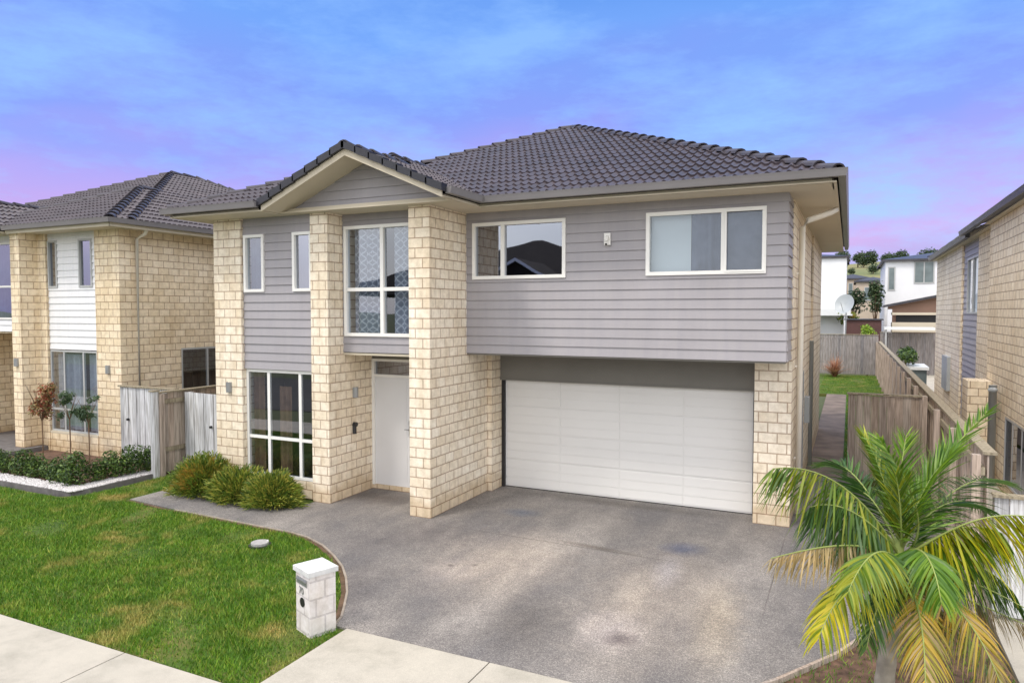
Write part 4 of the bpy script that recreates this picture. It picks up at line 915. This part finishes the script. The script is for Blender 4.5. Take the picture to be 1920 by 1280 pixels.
def frond(pts, mat, n=34, ll=.42, droop=.6, w=.009, spread=1.0, z0=.1, fw=.35, start=.10):
    pts = [at(*p) if len(p) == 3 else p for p in pts]
    r = MB(); cl = [bez(pts, i / 16) for i in range(17)]; r.tube([tuple(p) for p in cl], .012, 6, .003)
    fr = obj('frond', r, M['rachis'], palm, smooth=True)
    lf = MB(); torn = 0
    for i in range(n):
        t = start + (1 - start) * (i + .5) / n; p = bez(pts, t); tg = (bez(pts, min(1, t + .02)) - bez(pts, t - .02)).normalized()
        sd = tg.cross(Vector((0, 0, 1)))
        if sd.length < .15: sd = tg.cross(fwv)
        sd.normalize(); L_ = ll * (math.sin(PI * min(1, .16 + t * .78)) ** .55)
        for s_ in (-1, 1):
            if random.random() < .05: continue
            LL = L_ * random.uniform(.72, 1.12); jit = .10 + .12 * random.random()
            d = (sd * s_ * spread + tg * (fw + .6 * t) + Vector((0, 0, z0)) + Vector((random.uniform(-jit, jit), random.uniform(-jit, jit), random.uniform(-jit, jit)))).normalized()
            q = p + tg * random.uniform(-.008, .008); sg = 5; b = len(lf.v); dr = droop * random.uniform(.7, 1.3)
            wd = d.cross(Vector((0, 0, 1)).lerp(tg, .5)).normalized(); wd = (wd + d.cross(wd) * random.uniform(-.9, .9)).normalized()
            for k in range(sg + 1):
                ww = w * (0.5, 1, 1, .75, .4, .03)[k]
                lf.v += [tuple(q - wd * ww), tuple(q + wd * ww)]
                q = q + d * (LL / sg); d = (d + Vector((0, 0, -dr * .5 * (k + 1) / sg))).normalized()
            for k in range(sg):
                a = b + 2 * k; lf.f.append((a, a + 1, a + 3, a + 2)); lf.mi.append(0); lf.uv += [(0, 0)] * 4
    obj('leaflets', lf, M[mat], fr)
    return fr
K = 6.15
cur = dict(spread=.30, z0=-.85, droop=.7, fw=.18); up_ = dict(spread=.75, z0=.35, droop=.22, fw=.75); fan = dict(spread=.75, z0=-.45, droop=.8, fw=.35)
# long arching fronds whose leaflets hang like a curtain
frond([(1688, 1045, K), (1640, 955, 6.0), (1560, 862, 5.85), (1450, 878, 5.7)], 'pyg', 96, .64, w=.009, **cur)
frond([(1686, 1040, K), (1640, 980, 5.9), (1580, 930, 5.8), (1520, 950, 5.7)], 'pdg', 80, .60, w=.009, **cur)
frond([(1684, 1050, K), (1620, 1005, 5.8), (1540, 1022, 5.5), (1446, 1046, 5.3)], 'pb', 64, .36, w=.007, **cur)
frond([(1684, 1055, K), (1635, 1065, 5.7), (1580, 1075, 5.4), (1535, 1195, 5.2)], 'py', 84, .46, w=.009, **fan)
frond([(1684, 1050, K), (1665, 1030, 5.6), (1630, 1010, 5.3), (1590, 1110, 5.1)], 'pyg', 74, .42, w=.009, **fan)
frond([(1690, 1045, K), (1720, 1010, 5.7), (1750, 1030, 5.4), (1765, 1130, 5.2)], 'pg', 70, .40, w=.009, **fan)
frond([(1690, 1045, K), (1750, 1020, 5.8), (1840, 925, 5.6), (1990, 985, 5.4)], 'py', 100, .66, w=.010, **cur)
frond([(1690, 1045, K), (1740, 1020, 5.9), (1800, 960, 5.8), (1880, 1000, 5.7)], 'pg', 90, .62, w=.009, **cur)
frond([(1690, 1055, K), (1760, 1065, 5.9), (1840, 1090, 5.8), (1940, 1150, 5.7)], 'pdg', 54, .36, w=.008, **cur)
# upright fronds
frond([(1692, 1040, K), (1752, 1005, 6.0), (1715, 910, 5.95), (1648, 822, 5.9)], 'pg', 84, .40, w=.008, spread=.85, z0=-.12, droop=.35, fw=.4)
frond([(1690, 1030, K), (1715, 930, 6.4), (1770, 850, 6.6), (1852, 772, 6.8)], 'pg', 76, .38, w=.008, **up_)
frond([(1688, 1030, K), (1684, 950, 6.4), (1686, 880, 6.6), (1700, 815, 6.8)], 'pg', 74, .38, w=.008, **up_)
frond([(1688, 1030, K), (1672, 950, 6.2), (1655, 880, 6.3), (1620, 820, 6.4)], 'pyg', 70, .36, w=.008, **up_)
frond([(1690, 1030, K), (1720, 940, 6.1), (1745, 880, 6.1), (1790, 850, 6.1)], 'pg', 70, .36, w=.008, **up_)
frond([(1688, 1030, K), (1760, 930, 6.7), (1820, 880, 7.0), (1885, 905, 7.2)], 'pdg', 70, .44, w=.008, spread=.7, z0=.0, droop=.5)
frond([(1686, 1030, K), (1640, 940, 6.6), (1600, 860, 6.9), (1550, 870, 7.1)], 'pdg', 70, .42, w=.008, spread=.7, z0=.0, droop=.5)
frond([(1686, 1030, K), (1650, 950, 6.5), (1620, 890, 6.7), (1570, 930, 6.8)], 'pdg', 66, .40, w=.008, spread=.7, z0=.0, droop=.6)
frond([(1690, 1030, K), (1730, 960, 6.3), (1790, 910, 6.4), (1850, 960, 6.5)], 'pdg', 70, .42, w=.008, spread=.7, z0=.0, droop=.6)
frond([(1690, 1035, K), (1690, 980, 6.0), (1690, 940, 5.9), (1680, 890, 5.85)], 'pyg', 60, .32, w=.008, **up_)
frond([(1686, 1030, K), (1650, 980, 6.3), (1610, 960, 6.4), (1590, 1040, 6.5)], 'pdg', 70, .46, w=.009, **cur)
frond([(1690, 1040, K), (1730, 1010, 6.2), (1770, 1000, 6.2), (1800, 1080, 6.2)], 'pdg', 70, .46, w=.009, **cur)
frond([(1686, 1050, K), (1660, 1060, 6.0), (1640, 1080, 5.9), (1625, 1150, 5.8)], 'pdg', 60, .36, w=.009, **cur)
frond([(1690, 1050, K), (1710, 1060, 5.9), (1740, 1080, 5.8), (1760, 1160, 5.7)], 'pdg', 60, .40, w=.009, **cur)
frond([(1690, 1050, K), (1760, 1040, 6.3), (1840, 1040, 6.3), (1900, 1110, 6.3)], 'pdg', 70, .50, w=.009, **cur)
# old lower fronds
frond([(1688, 1060, K), (1715, 1115, 5.7), (1735, 1150, 5.3), (1735, 1290, 5.05)], 'po', 76, .42, w=.007, **fan)
frond([(1690, 1060, K), (1760, 1110, 5.7), (1820, 1130, 5.4), (1880, 1290, 5.1)], 'po', 80, .46, w=.007, **fan)
frond([(1690, 1060, K), (1780, 1120, 6.0), (1850, 1130, 6.0), (1960, 1190, 6.0)], 'pb', 60, .40, w=.006, **cur)
frond([(1684, 1060, K), (1660, 1110, 5.7), (1640, 1130, 5.5), (1625, 1215, 5.4)], 'pdg', 50, .30, w=.007, **fan)
frond([(1688, 1060, K), (1700, 1120, 5.8), (1800, 1150, 5.6), (1850, 1250, 5.5)], 'pdg', 50, .36, w=.007, **fan)
# ================================================================ MAILBOX
mbx = thing('mailbox', 'white painted block mailbox with flat cap at the lawn corner', 'mailbox', (-5.37, 6.14, 0))
th = math.radians(-22); dd = (math.cos(th), math.sin(th)); oo = (-5.37, 6.14)
g = MB(); g.obox(oo, dd, -.168, .168, -.155, .155, -.05, .66)
body = obj('body', g, M['mail'], mbx); bevel(body, .012, 2)
g = MB(); g.obox(oo, dd, -.19, .19, -.18, .18, .661, .715); cap_ = obj('cap', g, M['gpipew'], mbx); bevel(cap_, .015, 2)
g = MB(); g.obox(oo, dd, -.13, .11, .155, .168, .535, .605); g.obox(oo, dd, -.12, .10, .168, .182, .58, .595); obj('mail_slot', g, M['metal'], mbx)
g = MB(); c0 = P3(oo, dd, -.01, .156, .335); c1 = P3(oo, dd, -.01, .163, .335); g.tube([c0, c1], .052, 18); obj('newspaper_hole', g, M['black'], mbx)
tc = bpy.data.curves.new('number', 'FONT'); tc.body = '70'; tc.size = .11; tc.extrude = .003; tc.align_x = 'CENTER'
to = bpy.data.objects.new('tmp', tc); C.objects.link(to); bpy.context.view_layer.update()
me = bpy.data.meshes.new_from_object(to.evaluated_get(bpy.context.evaluated_depsgraph_get())); C.objects.unlink(to); bpy.data.objects.remove(to)
me.materials.clear(); me.materials.append(M['metal'])
no = bpy.data.objects.new('house_number', me); C.objects.link(no); no.parent = mbx
pp = Vector(P3(oo, dd, -.03, .159, .425)); no.location = pp - mbx.location; no.rotation_euler = (PI / 2, 0, th)
# utility cover
cv = thing('drain_cover', 'round pale lid raised in the lawn near the path', 'drain cover', (-8.06, 7.98, 0))
g = MB(); g.tube([(-8.06, 7.98, -.03), (-8.06, 7.98, .02)], .165, 24); obj('rim', g, M['black'], cv)
g = MB(); g.tube([(-8.06, 7.98, .0), (-8.06, 7.98, .045), (-8.06, 7.98, .055)], .13, 24); o = obj('lid', g, M['cover'], cv)
g = MB(); g.box(-8.0, -7.98, 8.06, 8.08, .0, .07); obj('marker_peg', g, M['white'], cv)
# ================================================================ BACKGROUND beyond the fences
def farhouse(label, x0, x1, y0, y1, z1, m, roofm, wins=(), ridge=.9, eave=.3, gable=None):
    t = thing('house', label, 'house', ((x0 + x1) / 2, y0, 0)); b = MB(); b.box(x0, x1, y0, y1, -.1, z1); obj('wall', b, M[m], t)
    b = MB(); e = eave; xm, ym = (x0 + x1) / 2, (y0 + y1) / 2; r = min(x1 - x0, y1 - y0) / 2 * .7
    A = [(x0 - e, y0 - e, z1), (x1 + e, y0 - e, z1), (x1 + e, y1 + e, z1), (x0 - e, y1 + e, z1)]
    Rr = [(x0 + r, ym, z1 + ridge), (x1 - r, ym, z1 + ridge)] if x1 - x0 >= y1 - y0 else [(xm, y0 + r, z1 + ridge), (xm, y1 - r, z1 + ridge)]
    if x1 - x0 >= y1 - y0: F_ = [(A[0], A[1], Rr[1], Rr[0]), (A[1], A[2], Rr[1]), (A[2], A[3], Rr[0], Rr[1]), (A[3], A[0], Rr[0])]
    else: F_ = [(A[0], A[1], Rr[0]), (A[1], A[2], Rr[1], Rr[0]), (A[2], A[3], Rr[1]), (A[3], A[0], Rr[0], Rr[1])]
    for q in F_: b.quad(q)
    b.quad([(p[0], p[1], z1 + .002) for p in A]); 
    for i in range(4): p, q = A[i], A[(i + 1) % 4]; b.quad([(p[0], p[1], z1 - .14), (q[0], q[1], z1 - .14), q, p])
    obj('roof', b, M[roofm], t)
    for (a, c, d_, e_) in wins:
        w = MB(); f = .07
        w.box(a, c, y0 - .05, y0 - .005, d_, d_ + f); w.box(a, c, y0 - .05, y0 - .005, e_ - f, e_); w.box(a, a + f, y0 - .05, y0 - .005, d_ + f, e_ - f); w.box(c - f, c, y0 - .05, y0 - .005, d_ + f, e_ - f)
        if c - a > .9: w.box((a + c) / 2 - f / 2, (a + c) / 2 + f / 2, y0 - .048, y0 - .005, d_ + f, e_ - f)
        fr = obj('window', w, M['grey_al'], t); w = MB(); w.quad([(a + f, y0 - .02, d_ + f), (c - f, y0 - .02, d_ + f), (c - f, y0 - .02, e_ - f), (a + f, y0 - .02, e_ - f)]); obj('pane', w, M['winfar'], fr)
    return t
farhouse('white two-storey house with a grey window behind the patio', 2.15, 12, 55, 64, 7.1, 'wclad', 'tiled', [(3.85, 5.05, 5.45, 6.95), (7, 9, 5.4, 6.9), (2.3, 2.75, 5.0, 6.6)], .7, .25)
h2 = farhouse('white upright house behind the left end of the back fence', -9, -.25, 52, 60, 7.25, 'wclad', 'tiled', [(-4.2, -2.4, 5, 6.5)], .5, .15)
b = MB(); b.box(-9, .15, 50.6, 51.99, 3.3, 3.4); b.box(-9, .05, 50.6, 50.7, 3.4, 3.75); obj('porch_roof', b, M['roofw'], h2)
b = MB(); b.box(-.35, -.15, 50.7, 50.9, 0, 3.29); obj('porch_post', b, M['wclad'], h2)
farhouse('beige house with a low dark roof seen between the two white houses', -1.5, 1.9, 84, 94, 7.1, 'bclad', 'tiled', [(-.2, .25, 4.5, 6.6), (.9, 1.5, 4.8, 6.4)], .5, .2)
farhouse('pale narrow house left of the beige house under the hill', .5, 3.4, 76, 83, 6.5, 'bclad', 'tiled', [(1.2, 1.9, 4.6, 5.9)], .4, .2)
# patio with mono-pitch roof
pt = thing('patio_shelter', 'brown patio shelter with a sloping dark roof behind the right fence', 'shelter', (4.3, 49, 0))
b = MB(); b.box(2.2, 7, 50.2, 52, 0, 3.9); obj('wall', b, M['brclad'], pt)
b = MB(); b.quad([(1.85, 49.5, 3.95), (7.2, 49.5, 5.1), (7.2, 52.4, 5.1), (1.85, 52.4, 3.95)]); b.quad([(1.85, 49.5, 3.8), (7.2, 49.5, 4.95), (7.2, 49.5, 5.1), (1.85, 49.5, 3.95)]); obj('roof', b, M['tiled'], pt)
b = MB(); b.quad([(2.1, 50.19, 3.9), (7, 50.19, 3.9), (7, 50.19, 5.05), (2.1, 50.19, 3.98)]); obj('gable_panel', b, M['brclad'], pt)
b = MB(); b.box(2.3, 7, 49.6, 49.75, 3.35, 3.5); b.box(2.3, 7, 49.6, 49.75, 2.3, 2.9); obj('beam', b, M['soffit'], pt)
b = MB(); b.box(2.6, 7, 50.1, 50.18, 2.9, 3.34); obj('opening', b, M['black'], pt)
b = MB(); b.box(2.1, 2.35, 49.6, 49.8, 0, 3.7); obj('post', b, M['wclad'], pt)
pr = thing('patio_cover', 'pale flat patio roof just beyond the boundary fence', 'patio cover', (3, 40, 0))
b = MB(); b.box(1.75, 4.2, 44.6, 46.0, 2.55, 2.68); obj('roof', b, M['roofw'], pr)
b = MB(); b.box(1.8, 1.88, 44.7, 44.78, 0, 2.55); obj('post', b, M['grey_al'], pr)
gs = thing('garden_shed', 'low grey shed with a white roof edge behind the boundary fence', 'shed', (2.6, 28, 0))
b = MB(); b.box(1.75, 2.85, 33.0, 35.0, 0, 1.2); obj('wall', b, M['winfar'], gs)
b = MB(); b.box(1.68, 2.92, 32.9, 35.1, 1.2, 1.32); obj('roof', b, M['roofw'], gs)
sh = thing('garden_shed', 'dark red shed behind the back fence below the beige house', 'shed', (.5, 48, 0))
b = MB(); b.box(-.2, 1.7, 47.2, 49, 0, 3.05); obj('wall', b, M['dkred'], sh); b = MB(); b.box(-.3, 1.8, 47.1, 49.1, 3.05, 3.12); obj('roof', b, M['tiled'], sh)
# satellite dish
sd = thing('satellite_dish', 'grey satellite dish on a pole above the back fence', 'satellite dish', (-.2, 45.5, 0))
b = MB(); c = Vector((-.25, 45.3, 3.95)); ax_ = Vector((-.35, -.8, .35)).normalized(); u_ = ax_.cross(Vector((0, 0, 1))).normalized(); w_ = u_.cross(ax_)
rs = [0, .2, .38, .55]; n = 20; rings = []
for r_ in rs:
    bb = len(b.v); q = c + ax_ * (r_ * r_ * .5); b.v += [tuple(q + (u_ * math.cos(2 * PI * j / n) + w_ * math.sin(2 * PI * j / n) * 1.1) * max(r_, .001)) for j in range(n)]; rings.append(bb)
for a_, c_ in zip(rings, rings[1:]):
    for j in range(n): b.f.append((a_ + j, a_ + (j + 1) % n, c_ + (j + 1) % n, c_ + j)); b.mi.append(0); b.uv += [(0, 0)] * 4
obj('dish', b, M['gpipe'], sd, smooth=True)
b = MB(); b.tube([tuple(c + ax_ * -.02), tuple(c - ax_ * .25), (-.2, 45.6, 3.6), (-.2, 45.6, 0)], .035, 8); obj('pole', b, M['metal'], sd)
b = MB(); b.tube([tuple(c + ax_ * .02 - w_ * .5), tuple(c + ax_ * .6 - w_ * .1)], .015, 6); obj('feed_arm', b, M['metal'], sd)
# plants at the back
def bush(name, label, c, rad, n, size, m, cat='shrub', zmin=0., trunk=None, group=None):
    t = thing(name, label, cat, (c[0], c[1], 0), group); b = MB(); leafcloud(b, c, rad, n, size, hollow=.2, zmin=zmin); obj('crown' if trunk else 'foliage', b, M[m], t)
    b = MB(); r = trunk or .04; b.tube([(c[0], c[1], -.1), (c[0] + .03, c[1], c[2])], r, 7, r * .5); 
    for k in range(4): a = k * 1.6; b.tube([(c[0] + .02, c[1], c[2] * .6), (c[0] + math.cos(a) * rad[0] * .6, c[1] + math.sin(a) * rad[1] * .6, c[2] + rad[2] * .3)], r * .5, 5, r * .2)
    obj('trunk' if trunk else 'stem', b, M['bark'], t); return t
bush('round_shrub', 'bright lime shrub rising over the back fence', (.95, 44.8, 2.45), (.42, .4, .48), 500, .09, 'leaflime')
bush('climbing_shrub', 'dark green shrub spilling over the boundary fence', (2.15, 34.2, 1.72), (.42, 1.3, .38), 900, .07, 'leafdk')
bush('round_shrub', 'rusty green shrub above the dark red shed', (-.1, 51, 3.3), (.7, .6, .7), 500, .11, 'leafo')
bush('small_tree', 'slim green tree before the white house on the right', (1.5, 53, 4.3), (.5, .6, 1.5), 800, .13, 'leaffar', 'tree', 0., .08)
bush('small_tree', 'loose green tree beside the beige house', (.2, 66, 4.6), (1.1, .9, 1.1), 800, .15, 'leaffar', 'tree', 0., .1)
fx = thing('flax_plant', 'red-brown flax with strap leaves on the back lawn', 'plant', (-.75, 42.4, 0)); b = MB()
for k in range(150):
    a = random.uniform(0, 6.28); sp_ = random.uniform(.15, 1.15); ht = random.uniform(.9, 1.65) * (1.1 - sp_ * .5); w = random.uniform(.02, .04)
    pv = None; s2 = Vector((-math.sin(a), math.cos(a), 0)) * w
    for j in range(5):
        q = j / 4; p = Vector((-.7 + math.cos(a) * (sp_ * 1.1 * q ** 1.5 + .05), 42.4 + math.sin(a) * (sp_ * 1.1 * q ** 1.5 + .05), ht * (q - .35 * sp_ * q ** 3)))
        cur = (tuple(p - s2 * (1 - q * .9)), tuple(p + s2 * (1 - q * .9)))
        if pv: b.quad([pv[0], pv[1], cur[1], cur[0]], uv=[(0, 0)] * 4)
        pv = cur
obj('leaves', b, M['leafflax'], fx)
# hill with trees
g = MB(); nx, ny = 60, 16; hv = []
for j in range(ny + 1):
    for i in range(nx + 1):
        x = -260 + 520 * i / nx; y = 170 + 330 * j / ny; r = math.sin(min(1, j / ny * 1.35) * PI / 2)
        z = -1 + 30 * r * (0.75 + .25 * math.cos((x - 40) / 110)) * (.9 + .2 * noise.noise(Vector((x / 60, y / 60, 3))))
        hv.append((x, y, z))
g.v = hv
for j in range(ny):
    for i in range(nx):
        a = j * (nx + 1) + i; g.f.append((a, a + 1, a + nx + 2, a + nx + 1)); g.mi.append(0); g.uv += [(0, 0)] * 4
ho = obj('hill', g, M['hill'], smooth=True); ho['kind'] = 'structure'
def hillz(x, y):
    j = (y - 170) / 330; r = math.sin(min(1, j * 1.35) * PI / 2)
    return -1 + 30 * r * (0.75 + .25 * math.cos((x - 40) / 110)) * (.9 + .2 * noise.noise(Vector((x / 60, y / 60, 3))))
tree_src = []
for k in range(3):
    t = thing('hill_tree', '', 'tree', (0, 0, 0), 'trees on the far hill'); b = MB(); leafcloud(b, (0, 0, 5.0), (4.2, 4.0, 3.6), 900, .55, hollow=.1); c1 = obj('crown', b, M['leaffar'], t)
    b = MB(); b.tube([(0, 0, -1), (.2, 0, 5)], .4, 6, .15); c2 = obj('trunk', b, M['bark'], t); tree_src.append((t, c1, c2))
tx = []
for k in range(15): tx.append((-16 + k * 3.6 + random.uniform(-1, 1), random.uniform(330, 350), random.uniform(.6, 1.05)))
for k in range(7): tx.append((-14 + k * 7.2 + random.uniform(-1.5, 1.5), random.uniform(262, 300), random.uniform(.4, .7)))
for k in range(4): tx.append((-8 + k * 6 + random.uniform(-1, 1), random.uniform(180, 200), random.uniform(.3, .42)))
for i, (x, y, s_) in enumerate(tx):
    if i < 3: t = tree_src[i][0]
    else:
        src = tree_src[i % 3]; t = src[0].copy(); C.objects.link(t)
        for ch in src[1:]:
            q = ch.copy(); C.objects.link(q); q.parent = t
    t.location = (x, y, hillz(x, y) - .5); t.scale = (s_, s_, s_); t.rotation_euler = (0, 0, i * 2.1); t['label'] = 'dark green bushy tree on the far hillside behind the roofs'; t['category'] = 'tree'; t['group'] = 'trees on the far hill'
# ================================================================ HOUSE ACROSS THE STREET (seen mirrored in the windows)
op = thing('brick_house', 'dark-roofed house across the street, seen only mirrored in the upper windows', 'house', (-16, -16, 0))
b = MB(); b.box(-24, -8, -24, -13, -.1, 4.6); obj('wall', b, M['brickr'], op)
b = MB(); ex0, ex1, ey0, ey1, ez = -29, -7.0, -24.6, -12.4, 4.6; mx = -18.0; my = -18.4; rz_ = 8.1
b.quad([(ex1, ey1, ez), (ex0, ey1, ez), (mx - .3, my, rz_), (mx + .3, my, rz_)]); b.quad([(ex0, ey0, ez), (ex1, ey0, ez), (mx + .3, my, rz_), (mx - .3, my, rz_)])
b.quad([(ex0, ey1, ez), (ex0, ey0, ez), (mx - .3, my, rz_)]); b.quad([(ex1, ey0, ez), (ex1, ey1, ez), (mx + .3, my, rz_)]); b.quad([(ex0, ey0, ez), (ex0, ey1, ez), (ex1, ey1, ez), (ex1, ey0, ez)])
obj('roof', b, M['opproof'], op)
b = MB(); gx = -16.4; b.quad([(gx - 3.4, -11.6, 4.7), (gx, -11.6, 6.45), (gx, -16, 6.45), (gx - 3.4, -16, 4.7)]); b.quad([(gx + 3.4, -11.6, 4.7), (gx, -11.6, 6.45), (gx, -16, 6.45), (gx + 3.4, -16, 4.7)])
b.quad([(gx - 3.2, -12, 4.6), (gx + 3.2, -12, 4.6), (gx, -12, 6.35)]); obj('gable_roof', b, M['opproof'], op)
b = MB()
for s_ in (-1, 1): b.quad([(gx + s_ * 3.4, -11.58, 4.52), (gx, -11.58, 6.27), (gx, -11.58, 6.45), (gx + s_ * 3.4, -11.58, 4.7)])
obj('barge_board', b, M['white'], op)
b = MB(); b.box(-19, -14, -12.2, -11.9, -.1, 4.6); obj('front_wall', b, M['brickr'], op)
# ================================================================ WORLD AND LIGHT
SUN_EL, SUN_AZ = math.radians(57), math.radians(205)   # azimuth from +Y, clockwise
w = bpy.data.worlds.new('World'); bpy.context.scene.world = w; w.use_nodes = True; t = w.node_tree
bg = t.nodes['Background']; out = t.nodes['World Output']
sky = N(t, 'ShaderNodeTexSky', sky_type='NISHITA', sun_disc=False); sky.sun_elevation = SUN_EL; sky.sun_rotation = SUN_AZ
L(t, sky, 'Color', bg, 'Color'); bg.inputs['Strength'].default_value = .05
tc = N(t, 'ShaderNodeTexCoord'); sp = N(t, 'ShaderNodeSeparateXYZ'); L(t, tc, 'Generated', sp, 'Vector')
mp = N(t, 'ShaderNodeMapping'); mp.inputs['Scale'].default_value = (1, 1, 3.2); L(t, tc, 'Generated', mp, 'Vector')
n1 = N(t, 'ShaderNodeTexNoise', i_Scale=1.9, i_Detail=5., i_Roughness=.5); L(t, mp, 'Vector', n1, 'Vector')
# elevation bent by soft noise
ma = N(t, 'ShaderNodeMath', operation='MULTIPLY_ADD'); L(t, n1, 'Fac', ma, 0); ma.inputs[1].default_value = .30; L(t, sp, 'Z', ma, 2)
low = ramp(t, ma, 'Value', [(.10, (.11, .11, .44)), (.18, (.21, .13, .49)), (.255, (.40, .165, .52)), (.325, (.29, .18, .60)), (.40, (.14, .19, .65)), (.50, (.09, .24, .68)), (.60, (.05, .20, .62)), (.70, (.08, .26, .68))])
n2 = N(t, 'ShaderNodeTexNoise', i_Scale=3.4, i_Detail=9., i_Roughness=.66); L(t, mp, 'Vector', n2, 'Vector')
lt = ramp(t, n2, 'Fac', [(.45, (0, 0, 0)), (.66, (.8, .8, .8))])
m1 = mixc(t, (low, 'Color'), (.19, .38, .76), (lt, 'Color'))
# unseen bright overcast added overhead and behind the viewer to whiten the light
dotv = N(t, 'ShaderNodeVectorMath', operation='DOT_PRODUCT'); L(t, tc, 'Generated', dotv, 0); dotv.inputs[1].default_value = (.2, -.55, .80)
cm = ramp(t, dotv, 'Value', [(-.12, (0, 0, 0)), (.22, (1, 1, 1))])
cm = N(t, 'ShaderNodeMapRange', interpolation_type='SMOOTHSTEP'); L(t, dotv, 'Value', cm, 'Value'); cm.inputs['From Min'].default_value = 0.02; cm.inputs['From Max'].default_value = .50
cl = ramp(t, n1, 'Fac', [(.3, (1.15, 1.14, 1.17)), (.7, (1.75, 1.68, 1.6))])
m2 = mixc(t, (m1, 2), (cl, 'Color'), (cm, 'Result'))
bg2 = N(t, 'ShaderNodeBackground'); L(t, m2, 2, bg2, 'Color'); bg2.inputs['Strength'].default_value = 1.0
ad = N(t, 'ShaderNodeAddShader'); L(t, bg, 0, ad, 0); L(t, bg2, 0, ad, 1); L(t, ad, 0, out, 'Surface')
sl = bpy.data.lights.new('sun', 'SUN'); sl.energy = 1.45; sl.angle = math.radians(10); sl.color = (1, .93, .83)
so = bpy.data.objects.new('sun', sl); C.objects.link(so)
sdir = Vector((math.sin(SUN_AZ) * math.cos(SUN_EL), math.cos(SUN_AZ) * math.cos(SUN_EL), math.sin(SUN_EL)))
so.rotation_euler = sdir.to_track_quat('Z', 'Y').to_euler(); so.location = (0, 0, 30)
sc = bpy.context.scene
sc.view_settings.view_transform = 'Standard'; sc.view_settings.look = 'None'; sc.view_settings.exposure = .17; sc.view_settings.gamma = 1
